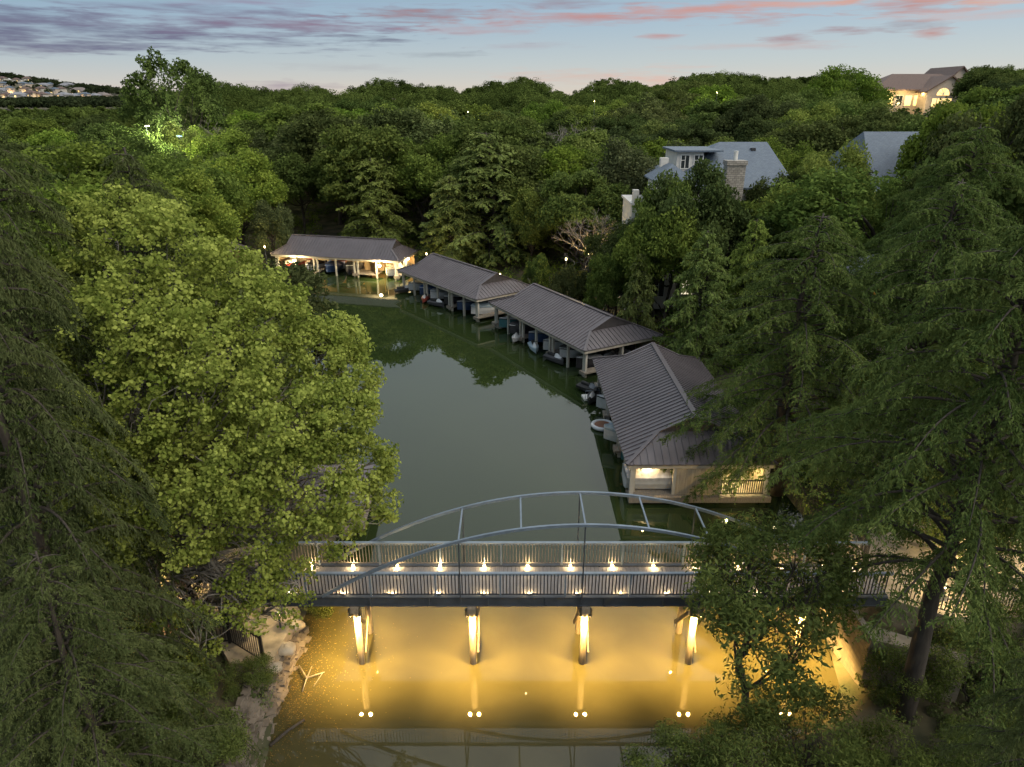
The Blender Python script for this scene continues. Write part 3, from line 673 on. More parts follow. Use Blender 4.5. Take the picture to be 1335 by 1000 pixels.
# lit landing to the right of the far house
ld = empty('landing_dock', (-9.3, 78.3, 0)); tag(ld, 'lit wooden landing between the far boathouse and the next one', 'dock')
q = MB(); q.box(-1.6, 1.4, -.5, 1.0, .4, .5); [q.box(x, x+.15, -.4, -.25, -1, .4) for x in (-1.5, 0, 1.2)]; q.build('decking', M['dockwood'], ld)
q = MB(); q.box(-1.6, 1.4, 1.0, 1.04, 1.3, 1.35); [q.box(-1.6+i*.2, -1.56+i*.2, 1.0, 1.03, .5, 1.3) for i in range(15)]; q.build('balustrade', M['innerwall'], ld)
ld.rotation_euler = (0, 0, HS[0][4])

# ------------------------------------------------------------------ foliage
def unit(v): return v/np.maximum(np.linalg.norm(v, axis=-1, keepdims=True), 1e-9)
def leaf_cards(c, nrm, size, rng, shape='kite', asp=.62, tang=None):
    """leaf polygons at centres c facing nrm"""
    n = len(c); nrm = unit(nrm)
    t = tang if tang is not None else rng.normal(size=(n, 3)); t = unit(t-nrm*(t*nrm).sum(1, keepdims=True)); bta = np.cross(nrm, t)
    if shape == 'kite': tp = np.array([(-.5, 0), (-.05, -.5), (.5, 0), (-.05, .5)])
    elif shape == 'round': tp = np.array([(-.45, 0), (-.25, -.5), (.2, -.42), (.5, 0), (.2, .42), (-.25, .5)])
    elif shape == 'willow': tp = np.array([(-.5, 0), (-.05, -.22), (.5, 0), (-.05, .22)])
    elif shape == 'blade': tp = np.array([(-.5, -.22), (.5, -.08), (.5, .08), (-.5, .22)])*np.array([1, 1.6])
    k = len(tp); s = size[:, None, None]
    fold = (np.abs(tp[:, 1])*.35)[None, :, None]*s*nrm[:, None]
    v = c[:, None]+s*(tp[None, :, 0, None]*t[:, None]+tp[None, :, 1, None]*asp*bta[:, None])+fold
    return v.reshape(-1, 3), np.arange(n*k).reshape(n, k)
def curve(a, b, sag, rng, n=7, wob=.05):
    a = np.array(a, float); b = np.array(b, float); t = np.linspace(0, 1, n)[:, None]; L = np.linalg.norm(b-a)
    p = a+(b-a)*t; p[:, 2] += (sag*np.sin(PI*t[:, 0]))*L
    w = np.cumsum(rng.normal(size=(n, 3))*wob*L/n**.5, 0)*np.sin(PI*t); return p+w
def add_limb(mb, pts, r0, r1, n=7):
    k = len(pts); mb.tube([tuple(p) for p in pts], [r0+(r1-r0)*(i/(k-1))**.8 for i in range(k)], n)

def broadleaf(name, seed, H, rx, rz, zc, nl, lobes, leafm, barkm, leaf=.2, cl_r=.75, ncl=160, trunk_r=.22, shape='kite', flat=.65, gap=.0, explicit=None, bare=.2, limbs_show=1, lean=(0, 0), up=.45, ry=None):
    """one tree of height H, crown centre zc, radii rx, rz; returns its root with trunk and crown"""
    rng = np.random.default_rng(seed); ry = ry or rx
    R3 = np.array([rx, ry, rz]); C3 = np.array([lean[0], lean[1], zc])
    # big lobes make the uneven outline, clusters sit on them
    lo = []
    for i in range(lobes):
        th = 2*PI*(i*.618+rng.uniform(-.08, .08)); ph = math.asin(np.clip(-.55+1.5*((i+.5)/lobes), -1, 1)*.98)
        d = np.array([math.cos(th)*math.cos(ph), math.sin(th)*math.cos(ph), math.sin(ph)])
        rr = rng.uniform(.30, .46); f = (1-rr)*rng.uniform(.86, 1.1); lo.append((C3+d*R3*f, rr*R3*rng.uniform(.85, 1.15)))
    lo.append((C3, R3*.5))
    if explicit: lo = [(np.array(e_[0], float), np.array([e_[1]]*3)) for e_ in explicit]
    cen = []; per = max(3, ncl//len(lo))
    tot = sum(float(r[0])**2 for _, r in lo)
    for li_, (c, r) in enumerate(lo):
        if explicit: per = max(4, int(ncl*float(r[0])**2/tot*(explicit[li_][2] if len(explicit[li_]) > 2 else 1)))
        d = unit(rng.normal(size=(per*3, 3))); d[:, 2] = d[:, 2]*.9+.15
        rad = rng.uniform(.55, 1.05, size=(len(d), 1)); q = c+d*r*rad
        out = (((q-C3)/R3)**2).sum(1); q = q[np.argsort(-out+rng.uniform(0, .5, len(q)))][:per]; cen.append(q)
    cen = np.concatenate(cen); m = len(cen)
    csz = cl_r*rng.uniform(.6, 1.3, m)
    w = csz**2; w /= w.sum(); idx = rng.choice(m, nl, p=w)
    off = unit(rng.normal(size=(nl, 3)))*(rng.uniform(0, 1, (nl, 1))**.42)*csz[idx][:, None]; off[:, 2] *= flat
    pos = cen[idx]+off; pos[:, 2] -= .12*(off[:, 0]**2+off[:, 1]**2)
    outward = unit((pos-C3)/R3)
    nrm = rng.normal(size=(nl, 3))*.75+outward*.35+np.array([0, 0, up])
    cv = rng.uniform(0, 1, m)
    var = np.clip(cv[idx]*.55+rng.uniform(0, .45, nl), 0, 1)
    v, f = leaf_cards(pos, nrm, leaf*rng.uniform(.6, 1.35, nl), rng, shape, .8 if shape == 'round' else .66)
    root = empty(name, (0, 0, 0))
    mesh_np('crown', v, f, leafm, root, var=var)
    tb = MB(); top = C3+np.array([0, 0, rz*.25])
    tr = curve((0, 0, -.6), top, .0, rng, 9, .10); add_limb(tb, tr, trunk_r, trunk_r*.35, 9)
    for c, r in lo:
        k = rng.integers(2, 6); a = tr[k]; li = curve(a, c, -.06, rng, 7, .12); add_limb(tb, li, trunk_r*.42, trunk_r*.12, 6)
        near = cen[np.argsort(((cen-c)**2).sum(1))[:limbs_show*6]]
        for q in near:
            s = curve(li[rng.integers(3, 7)], q, .05, rng, 5, .14); add_limb(tb, s, trunk_r*.13, trunk_r*.03, 4)
    tb.build('trunk', barkm, root, smooth=True)
    return root

def cypress(name, seed, H, Rm, leafm, barkm, nlimb=70, twig=.26, dens=1.0, z0=.12, trunk_r=.3, droop=.45, taper=.75, wid=.030, feather=16, round_top=False, spray=.62):
    """bald cypress: tiers of drooping limbs carrying hanging feathery sprays of narrow blades"""
    rng = np.random.default_rng(seed); root = empty(name, (0, 0, 0)); tb = MB()
    tr = curve((0, 0, -.6), (rng.normal()*.2, rng.normal()*.2, H), 0, rng, 10, .02); add_limb(tb, tr, trunk_r, .03, 9)
    P0 = []; D0 = []; W0 = []; V0 = []
    for i in range(nlimb):
        f = z0+(1-z0)*((i+rng.uniform(0, 1))/nlimb)**.92; f = min(f, .985); z = f*H
        env = Rm*((1-f)/(1-z0))**taper*(1 if f > z0+.1 else .55+.45*(f-z0)/.1)
        if round_top: env = Rm*math.sqrt(max(0, 1-((f-.5)/.52)**2))
        Lb = max(.6, env*rng.uniform(.72, 1.15)); th = i*2.399+rng.uniform(-.5, .5); dr = np.array([math.cos(th), math.sin(th), 0])
        n = max(6, int(Lb/.35)); t = np.linspace(0, 1, n)
        rise = rng.uniform(.25, .5)*(1.0 if f > .4 else .6); dd = droop*rng.uniform(.8, 1.4)
        base = np.array([tr[-1][0]*f, tr[-1][1]*f, z])
        side = np.array([-dr[1], dr[0], 0])*rng.uniform(-.25, .25)*Lb
        pts = base+dr*(Lb*t)[:, None]+side*(t**2)[:, None]; pts[:, 2] += Lb*(rise*t-dd*t**2.4)
        add_limb(tb, pts, max(.02, trunk_r*.28*(1-f*.6)), .008, 5)
        # side branchlets
        nb = max(4, int(Lb*spray*6.5*dens)); lv = rng.uniform(0, 1)
        for j in range(nb):
            u = .22+.8*(j+rng.uniform(0, 1))/nb; u = min(u, 1); k = min(int(u*(n-1)), n-2); w = u*(n-1)-k
            o = pts[k]*(1-w)+pts[k+1]*w; sgn = 1 if j % 2 else -1
            bl = rng.uniform(.32, .85)*(1.25-.6*u)*min(1.0, Lb/2.2+.3)
            sd = unit(dr*rng.uniform(.25, .9)+np.array([-dr[1], dr[0], 0])*sgn*rng.uniform(.6, 1.2)+np.array([0, 0, rng.uniform(-.25, .25)]))
            m = feather; s = np.linspace(.05, 1, m)
            q = o+sd*(bl*s)[:, None]; q[:, 2] -= bl*.8*s**2*droop/.45; q = q+np.cumsum(rng.normal(size=q.shape)*.02, 0)
            P0.append(np.repeat(q, 2, 0)); tang = unit(np.gradient(q, axis=0)); perp = unit(np.cross(tang, [0, 0, 1.0]))
            dv = np.empty((2*m, 3)); sg = rng.uniform(.6, 1.1, (m, 1))
            dv[0::2] = tang*.75+perp*sg; dv[1::2] = tang*.75-perp*sg; dv[:, 2] -= rng.uniform(.3, 1.5, 2*m)
            D0.append(unit(dv+rng.normal(size=(2*m, 3))*.38)); W0.append(np.repeat(twig*(1.15-.65*s), 2)*rng.uniform(.7, 1.2, 2*m))
            V0.append(np.clip(lv*.4+rng.uniform(0, .35)+rng.uniform(0, .3, 2*m), 0, 1))
    Pn = np.concatenate(P0); Dn = np.concatenate(D0); Ln = np.concatenate(W0); Vn = np.concatenate(V0); n = len(Pn)
    c = Pn+Dn*(Ln/2)[:, None]; nrm = rng.normal(size=(n, 3))*.5+np.array([0, 0, .7])
    nrm = unit(nrm); t = unit(Dn); nrm = unit(nrm-t*(nrm*t).sum(1, keepdims=True)); bt = np.cross(nrm, t)
    hw_ = wid*rng.uniform(.6, 1.4, n)[:, None]
    v = np.stack([Pn-bt*hw_*.45, Pn+bt*hw_*.45, c+bt*hw_, Pn+Dn*Ln[:, None], c-bt*hw_], 1); v = v.reshape(-1, 3)
    f = np.arange(n*5).reshape(n, 5)
    mesh_np('crown', v, f, leafm, root, var=Vn)
    tb.build('trunk', barkm, root, smooth=True)
    return root
def bare_tree(name, seed, H, sp_, m, depth=5, r0=.14):
    rng = np.random.default_rng(seed); root = empty(name, (0, 0, 0)); tb = MB()
    def grow(p, d, L, r, k):
        e = p+d*L; tb.tube([tuple(p), tuple((p+e)/2+rng.normal(size=3)*L*.05), tuple(e)], [r, r*.85, r*.7], 5 if k > 2 else 3)
        if k == 0: return
        for _ in range(3 if k > 1 else 4):
            nd = unit(d+rng.normal(size=3)*sp_+np.array([0, 0, .12])); grow(e, nd, L*rng.uniform(.62, .85), r*.62, k-1)
    grow(np.array([0, 0, -.3]), np.array([0, 0, 1.0]), H*.28, r0, depth)
    tb.build('trunk', m, root); return root

LM = {
 'oakdark': leafmat('oak_leaves_dark', (0.037, 0.056, 0.016), (0.119, 0.152, 0.045), .25),
 'oak': leafmat('oak_leaves', (0.052, 0.089, 0.016), (0.185, 0.242, 0.047), .3),
 'elm': leafmat('elm_leaves', (0.071, 0.119, 0.023), (0.266, 0.321, 0.068), .32),
 'ced': leafmat('cedar_leaves', (0.054, 0.072, 0.027), (0.159, 0.183, 0.072), .2),
 'cyp': leafmat('cypress_leaves_light', (0.09, 0.133, 0.029), (0.269, 0.33, 0.085), .35, .4),
 'cypd': leafmat('cypress_leaves_dark', (0.037, 0.068, 0.02), (0.147, 0.196, 0.055), .3, .35),
 'cyps': leafmat('cypress_leaves_grey', (0.04, 0.058, 0.02), (0.128, 0.149, 0.056), .3, .15),
 'pop': leafmat('cottonwood_leaves', (0.105, 0.152, 0.024), (0.437, 0.489, 0.117), .38, 0),
 'wil': leafmat('willow_leaves', (0.052, 0.08, 0.019), (0.172, 0.206, 0.057), .3, .1),
 'rust': leafmat('browning_leaves', (.06, .055, .022), (.16, .13, .06), .3, .3),
}
B = M['bark']
PROTO = {}
def proto(key, root, h, kind):
    PROTO[key] = (root, h, kind)
proto('oak_a', broadleaf('oak_tree', 11, 10, 5.0, 3.6, 6.3, 20000, 10, LM['oakdark'], B, .26, .95, 190), 9.9, 'dark oak')
proto('oak_b', broadleaf('oak_tree', 12, 10, 4.6, 3.9, 6.0, 20000, 8, LM['oakdark'], B, .25, .8, 210), 9.9, 'dark oak')
proto('oak_c', broadleaf('oak_tree', 13, 10, 5.2, 3.4, 6.5, 20000, 12, LM['oak'], B, .25, .9, 200), 9.9, 'green oak')
proto('oak_d', broadleaf('oak_tree', 14, 10, 4.5, 3.8, 6.1, 20000, 9, LM['oak'], B, .27, .75, 240), 9.9, 'green oak')
proto('elm_a', broadleaf('elm_tree', 15, 10, 4.2, 4.3, 5.8, 21000, 11, LM['elm'], B, .23, .8, 230, flat=.8), 10.1, 'light green elm')
proto('elm_b', broadleaf('elm_tree', 16, 10, 3.8, 4.4, 5.7, 19000, 8, LM['elm'], B, .24, .7, 240, flat=.8), 10.1, 'light green elm')
proto('loose_a', broadleaf('elm_tree', 21, 10, 4.6, 4.6, 5.6, 13500, 13, LM['oakdark'], B, .27, .60, 220, flat=.8), 10.3, 'loose elm')
proto('ced_a', broadleaf('cedar_tree', 17, 10, 3.6, 4.4, 5.4, 22000, 9, LM['ced'], B, .21, .85, 150, flat=.9), 9.9, 'grey green cedar')
proto('cyp_a', cypress('cypress_tree', 18, 10, 3.7, LM['cyp'], B, 105, .27, .9, .06, .2, .34, .55, .042, 10, spray=1.1), 10, 'feathery cypress')
proto('cyp_b', cypress('cypress_tree', 19, 10, 3.2, LM['cyp'], B, 90, .27, .9, .06, .2, .40, .5, .042, 10, spray=1.1), 10, 'feathery cypress')
proto('bare_a', bare_tree('bare_tree', 20, 8, .55, M['deadwood'], 6), 8, 'leafless grey tree')

TREES = []                     # (root, kind, x, y, note)
used = set()
def plant(key, x, y, h=None, rot=None, label=None, z=None, wide=1.0, group=None, top=None):
    src, H0, kind = PROTO[key]
    if key in used: o = copy_tree(src)
    else: o = src; used.add(key)
    z = gz(x, y)-.1 if z is None else z
    if top is not None: h = top-z
    s = h/H0; o.location = (x, y, z); o.scale = (s*wide, s*wide, s); o.rotation_euler = (0, 0, random.uniform(0, 6.28) if rot is None else rot)
    if label: tag(o, label, 'tree', group)
    else: o['category'] = 'tree'; TREES.append((o, kind, x, y, z+h))
    return o
random.seed(77)
KEEP_OUT = []                  # circles with no ordinary tree: (x, y, r)
def at_px(px, py_top, D):      # a tree whose top shows at this place when it stands D metres off
    return PD(px, py_top, D)
def hero(key, px, pyt, D, wide=1.0, label=None, clear=None, group=None):
    x, y, zt = at_px(px, pyt, D); KEEP_OUT.append((x, y, clear or 3.2)); return plant(key, x, y, top=zt, wide=wide, label=label, group=group)
# trees one can tell apart in the wood
hero('cyp_a', 640, 172, 82, 1.6, 'tall feathery light green cypress rising behind the second boathouse')
hero('cyp_b', 486, 205, 88, 1.45, 'light green feathery cypress behind the right end of the far boathouse')
hero('cyp_b', 588, 228, 80, 1.3, 'smaller pale cypress left of the tall one behind the boathouses')
hero('elm_a', 303, 192, 88, 1.0, 'bright green bushy tree behind the left end of the far boathouse')
hero('elm_b', 692, 238, 78, .8, 'yellow green tree in front of the tall cypress, above the second boathouse roof')
hero('oak_b', 757, 222, 78, 1.0, 'dark rounded oak above the roof of the middle boathouse')
hero('oak_c', 815, 186, 86, 1.05, 'rounded tree with tan flowered top left of the white house')
hero('oak_a', 560, 215, 96, .8, 'dark oak between the two light green cypresses behind the far boathouse')
hero('oak_a', 385, 200, 98, .9, 'broad dark oak above the middle of the far boathouse roof')
hero('ced_a', 352, 262, 84, .9, 'low grey cedar lit from below beside the far boathouse')
hero('oak_a', 905, 212, 56, .6, 'dark leafy oak in front of the white house chimney')
hero('oak_b', 948, 262, 55, .75, 'dark oak in front of the white house, below its chimney', 2)
hero('oak_c', 880, 268, 54, .7, 'green oak covering the lower wall of the white house', 2)
hero('cyp_a', 925, 300, 47, .8, 'small cypress in front of the dark oaks below the white house', 2)
hero('oak_a', 832, 318, 57, .6, 'low dark oak under the balcony of the white house', 2)
hero('oak_d', 1015, 240, 57, .8, 'green oak at the right end of the white house roof', 2)
hero('cyp_b', 985, 285, 50, .8, 'narrow cypress right of the white house chimney', 2)
hero('oak_b', 1030, 228, 60, .7, 'dark oak over the right corner of the white house roof', 2)
hero('oak_c', 872, 238, 56, .5, 'green oak touching the turret of the white house', 2)
hero('oak_a', 812, 285, 60, .7, 'spreading dark oak left of the white house balcony', 2)
hero('elm_b', 850, 290, 62, .62, 'small rusty green tree below the white house balcony')
hero('bare_a', 790, 262, 64, 1.2, 'leafless brown tree below the white house balcony', 2)
hero('bare_a', 293, 152, 118, 1.5, 'leafless grey tree right of the floodlit clearing', 3)
hero('bare_a', 733, 152, 120, 1.3, 'left of two leafless trees in the middle of the wood', 3)
hero('bare_a', 752, 160, 112, 1.3, 'right of two leafless trees in the middle of the wood', 3)
t_ = hero('loose_a', 215, 66, 122, .78, 'tallest tree on the skyline, with a loose open crown, above the floodlit clearing')
hero('elm_a', 226, 158, 112, .7, 'yellow green tree lit by the floodlamp left of the parked van')
hero('oak_d', 1262, 130, 66, .62, 'broad oak filling the top right, in front of the tan hilltop house')
hero('oak_a', 1318, 128, 52, .66, 'dark oak at the right edge behind the right hand cypress', 5)
hero('oak_b', 1258, 215, 46, .62, 'dark spreading oak beside the blue roofed house behind the cypresses', 4)
hero('oak_b', 1325, 190, 40, .8, 'dark oak at the right edge below the skyline', 4)
hero('oak_c', 1105, 88, 150, .9, 'round oak standing left of the tan hilltop house')
hero('oak_b', 1300, 86, 150, 1.1, 'dark oak standing right of the tan hilltop house')
hero('elm_a', 1088, 180, 62, .7, 'narrow green tree at the left end of the long blue roof', 2)
hero('elm_a', 1045, 215, 60, .8, 'green tree between the two blue roofed houses')
hero('oak_d', 700, 330, 66, .5, 'small tree just behind the second boathouse roof')
hero('oak_a', 745, 345, 60, .55, 'dark small oak behind the far end of the middle boathouse')
hero('oak_d', 800, 330, 56, .62, 'dark tree behind the middle boathouse ridge')
hero('cyp_b', 838, 330, 52, .7, 'small dark cypress behind the near end of the middle boathouse')

# the wood behind: individuals near, one mass far
VIEW_M = 60
rngf = random.Random(5)
HOUSE_ZONES = [(22, 68, 9.5), (41, 73, 8), (31, 45, 5), (P(245, 183, 7)[0]-1, 118, 6), (96, 186, 13), (-53, 112, 7)]
cands = []
sp = 8.2
for iy in range(0, 41):
    for ix in range(-62, 63):
        y = 20+iy*sp+rngf.uniform(-2.2, 2.2); x = ix*sp+(sp/2 if iy % 2 else 0)+rngf.uniform(-2.2, 2.2)
        if y > 330: continue
        px, py = proj(x, y, 12)
        if not (-VIEW_M < px < 1335+VIEW_M or (-330 < px < 1665 and y > 45)): continue
        if y < 27 and x < 0: continue
        if x > 0 and y < 52 and x < 19: continue
        cands.append((x, y))
cx = np.array(cands); sd = lake_sd(cx[:, 0], cx[:, 1]); gzv = ground_z(cx[:, 0], cx[:, 1])
kinds = ['oak_a', 'oak_b', 'oak_c', 'oak_d', 'elm_a', 'elm_b', 'ced_a', 'oak_a', 'oak_b', 'oak_c', 'oak_d', 'elm_a', 'cyp_b', 'oak_b']
nearl = []; farl = []
SKX = [0, 60, 155, 175, 200, 250, 300, 340, 365, 400, 440, 470, 510, 555, 600, 640, 680, 715, 745, 775, 810, 850, 885, 930, 985, 1040, 1085, 1125, 1130, 1262, 1270, 1335]
SKY_ = [140, 140, 138, 122, 118, 108, 102, 112, 116, 104, 124, 108, 94, 108, 112, 102, 97, 108, 126, 104, 100, 112, 96, 92, 97, 100, 90, 92, 134, 134, 86, 84]
for (x, y), d, g in zip(cands, sd, gzv):
    if d < 3.0: continue
    if any(math.hypot(x-a, y-b) < r for a, b, r in KEEP_OUT+HOUSE_ZONES): continue
    D = math.hypot(x, y)
    h = rngf.uniform(9.5, 15.0)+1.6*math.sin(x*.06+y*.03)
    if d < 9: h *= .9 if y > 62 else .72
    if 3 < d < 26 and y > 66: h = max(h, rngf.uniform(11, 13.5))
    if x < -20 and y < 62: h *= 1.0
    # keep the skyline where the photograph has it
    px, py = proj(x, y, g+h); lim = 108 if px < 450 else 98
    if 155 < px < 175: lim = 118
    if 840 < px < 890: lim = 120
    if 1125 < px < 1262 and y > 60: lim = 150
    lim = float(np.interp(px, SKX, SKY_))
    zt = PD(px, lim+rngf.uniform(-3, 1)+22*rngf.random()**1.6+(rngf.uniform(0, 30) if D < 170 else 0), y)[2]
    if g+h > zt: h = zt-g
    # sight lines to houses
    if 815 < px < 1015 and y < 66 and x > 8: h = min(h, PD(px, 275, y)[2]-g)
    if 1050 < px < 1250 and y < 70 and x > 20: h = min(h, PD(px, 215, y)[2]-g)
    if 50 < px < 300 and 88 < D < 111: h = min(h, PD(px, 200, y)[2]-g)
    if h < 2.5: continue
    k = rngf.choice(kinds)
    if h < 4.5: k = rngf.choice(['oak_c', 'oak_a', 'ced_a'])
    (nearl if D < 175 and -VIEW_M < px < 1335+VIEW_M else farl).append((D, k, x, y, g, h))
nearl.sort(); NIND = 262
farl += nearl[NIND:]; nearl = nearl[:NIND]
print('individual trees', len(nearl), 'far', len(farl))
for D, k, x, y, g, h in nearl:
    plant(k, x, y, h=h, wide=rngf.uniform(.9, 1.3)*(1.25 if h < 7 else 1))
# far wood as one mass: leaf clumps of several hundred crowns
def far_wood(name, items, leafm, per, leaf, label):
    rng = np.random.default_rng(9); vs = []; fs = []; va = []; nb_ = 0
    for (D, k, x, y, g, h) in items:
        w = h*.55*rng.uniform(.8, 1.2); C3 = np.array([x, y, g+h*.6]); R3 = np.array([w, w, h*.42]); m = 26
        d = unit(rng.normal(size=(m, 3))); d[:, 2] = np.abs(d[:, 2])*1.1-.25; cen = C3+d*R3*rng.uniform(.55, .95, (m, 1)); cs = rng.uniform(.14, .3, m)*w
        i = rng.integers(0, m, per); off = unit(rng.normal(size=(per, 3)))*rng.uniform(0, 1, (per, 1))**.4*cs[i][:, None]; off[:, 2] *= .7
        p = cen[i]+off; p[:, 2] = np.minimum(p[:, 2], g+h)
        v, f = leaf_cards(p, rng.normal(size=(per, 3))*.8+unit(p-C3)*.4+np.array([0, 0, .4]), leaf*rng.uniform(.6, 1.4, per), rng)
        vs.append(v); fs.append(f+nb_); nb_ += len(v); va.append(np.clip(rng.uniform(-.25, .55)+rng.uniform(0, .3, m)[i]+rng.uniform(0, .35, per), 0, 1))
    o = mesh_np(name, np.concatenate(vs), np.concatenate(fs), leafm, var=np.concatenate(va))
    return tag(o, label, 'woodland', kind='stuff')
far_wood('distant_woodland', farl, leafmat('distant_leaves', (.030, .048, .012), (.155, .205, .050), .25, 0), 2300, .42, 'dark green wood running up to the skyline')
# shrubs along the ground under and between the trees, low growth on the banks
def undergrowth(name, n, fx, leaf, m, label, seed, hgt=1.2):
    rng = np.random.default_rng(seed); pts = []
    while len(pts) < n:
        x, y = fx(rng); d = float(lake_sd(np.array([x]), np.array([y]))[0])
        if d > .35: pts.append((x, y))
    pts = np.array(pts); g = ground_z(pts[:, 0], pts[:, 1]); per = 150; i = np.repeat(np.arange(n), per); r = rng.uniform(.5, 1.2, n)*hgt
    d = unit(rng.normal(size=(n*per, 3))); d[:, 2] = np.abs(d[:, 2]); p = np.stack([pts[i, 0], pts[i, 1], g[i]], 1)+d*(r[i]*rng.uniform(.3, 1, n*per)**.4)[:, None]
    v, f = leaf_cards(p, d+rng.normal(size=d.shape)*.7+np.array([0, 0, .4]), leaf*rng.uniform(.6, 1.4, len(p)), rng)
    tag(mesh_np(name, v, f, m, var=np.clip(rng.uniform(0, .6, n)[i]+rng.uniform(0, .4, len(p)), 0, 1)), label, 'undergrowth', kind='stuff')
undergrowth('undergrowth', 1500, lambda r: (lambda y: (r.uniform(-.85, .85)*(y+5), y))(r.uniform(22, 125)), .2, LM['oak'], 'low green undergrowth on the banks and under the trees', 31, 1.5)

undergrowth('bank_undergrowth', 420, lambda r: (r.uniform(-19, -8.3), r.uniform(9, 24)) if r.uniform() < .45 else (r.uniform(3.2, 19), r.uniform(9.5, 18.2)), .085, LM['ced'], 'low leafy ground cover on both banks beside the footbridge', 33, .42)

# ------------------------------------------------------------------ the big trees in front
def place(o, x, y, z, label, cat='tree', rot=0, s=1, group=None):
    o.location = (x, y, z); o.rotation_euler = (0, 0, rot); o.scale = (s, s, s) if not hasattr(s, '__len__') else s; return tag(o, label, cat, group)
TX, TY, _t = P(247, 800, .6)
POPL = [(150, 312, 22, 1.7), (205, 345, 20.5, 1.9), (110, 395, 21, 1.8), (195, 430, 19, 2.1), (285, 385, 21.5, 1.8), (335, 430, 20.5, 1.9), (275, 485, 18.5, 2.1), (395, 470, 21, 1.7), (438, 455, 22, 1.2), (430, 545, 19.5, 1.8), (362, 560, 18.3, 2.1),
        (470, 612, 19.8, 1.25), (190, 540, 18.3, 2.2), (120, 490, 20, 1.8), (290, 620, 17.6, 2.1), (410, 650, 18.2, 1.7), (175, 645, 17.8, 2.0), (250, 700, 17.3, 1.3), (345, 700, 17.6, 1.2), (440, 700, 18.3, .8), (300, 752, 17.4, .6),
        (372, 752, 18.0, .6), (120, 590, 19, 1.8), (300, 560, 20.5, 2.2), (230, 600, 20.5, 2.2), (245, 440, 21.5, 2.0), (200, 765, 17.4, .9), (150, 700, 17.6, 1.4), (490, 660, 19.6, .8), (465, 500, 21, .9)]
POPL += [(290, 775, 17.2, 1.2), (340, 790, 17.3, 1.0), (385, 760, 17.8, .9), (330, 745, 17.6, 1.1), (372, 800, 17.6, .7), (215, 800, 17.0, 1.0), (260, 840, 16.8, .8)]
ex = [((PD(a, b, d)[0]-TX, d-TY, PD(a, b, d)[2]-.6), r*.93, .38 if b > 750 else (.75 if b > 690 else 1)) for a, b, d, r in POPL]
pop = broadleaf('cottonwood_tree', 41, 15, 5.4, 6.4, 8.6, 96000, 17, LM['pop'], M['bark_pale'], .108, .30, 2300, .24, 'round', .8, limbs_show=3, up=.35, ry=5.0, explicit=ex, lean=(.3, .6))
place(pop, TX, TY, .6, 'large yellow green cottonwood with pale branches leaning over the left end of the footbridge')
cyl = cypress('cypress_tree', 51, 17, 5.2, LM['cyps'], B, 110, .165, 1.15, .1, .34, .6, .62, .015, 15, spray=1.8)
place(cyl, -11.9, 14.6, .5, 'tall drooping cypress at the left edge, in front of the cottonwood', rot=.6, s=(.80, .80, 1.08))
cyr = cypress('cypress_tree', 52, 16, 6.2, LM['cypd'], B, 115, .155, 1.1, .35, .36, .48, .62, .016, 15, spray=1.9)
place(cyr, 12.6, 16.2, .4, 'big dark cypress with its trunk showing at the lower right, next to the footbridge', rot=.2)
cym = cypress('cypress_tree', 53, 16, 6.2, LM['cypd'], B, 120, .16, 1.1, .07, .36, .48, .55, .017, 14, spray=1.7)
def cyc(src, x, y, h, H0, label, rot, wide=1.0, z=None):
    o = copy_tree(src); s = h/H0; z = gz(x, y)-.1 if z is None else z
    return place(o, x, y, z, label, rot=rot, s=(s*wide, s*wide, s))
cyc(cyl, -12.8, 23.5, 16.8, 17, 'tall cypress behind the left edge cypress, beyond the cottonwood', 2.2, 1.0)
cyc(cyl, -14.6, 19.2, 18.4, 17, 'cypress at the far left edge, topmost of the left group', 4.0, 1.0)
cyc(cyl, -9.9, 11.8, 9.8, 17, 'low dark cypress in the bottom left corner', 1.2, 1.15)
place(cym, 13.7, 30.6, .5, 'bushy cypress over the right side of the nearest boathouse, below the white house', rot=2.5, s=(1.12, 1.12, .86))
cyc(cyr, 18.6, 29.5, 15.2, 16, 'dark cypress between the nearest boathouse and the right edge', 3.4, 1.05)
cyc(cyr, 22.0, 24.5, 15.0, 16, 'dark cypress at the right edge above the lit terrace', 5.2, 1.0)
cyc(cyr, 24.5, 38.0, 16.5, 16, 'dark cypress at the right, below the blue roof', .9, 1.0)
cyc(cyl, 9.3, 8.7, 10.8, 17, 'feathery cypress in the bottom right corner, close to the drone', .3, .72, z=.3)
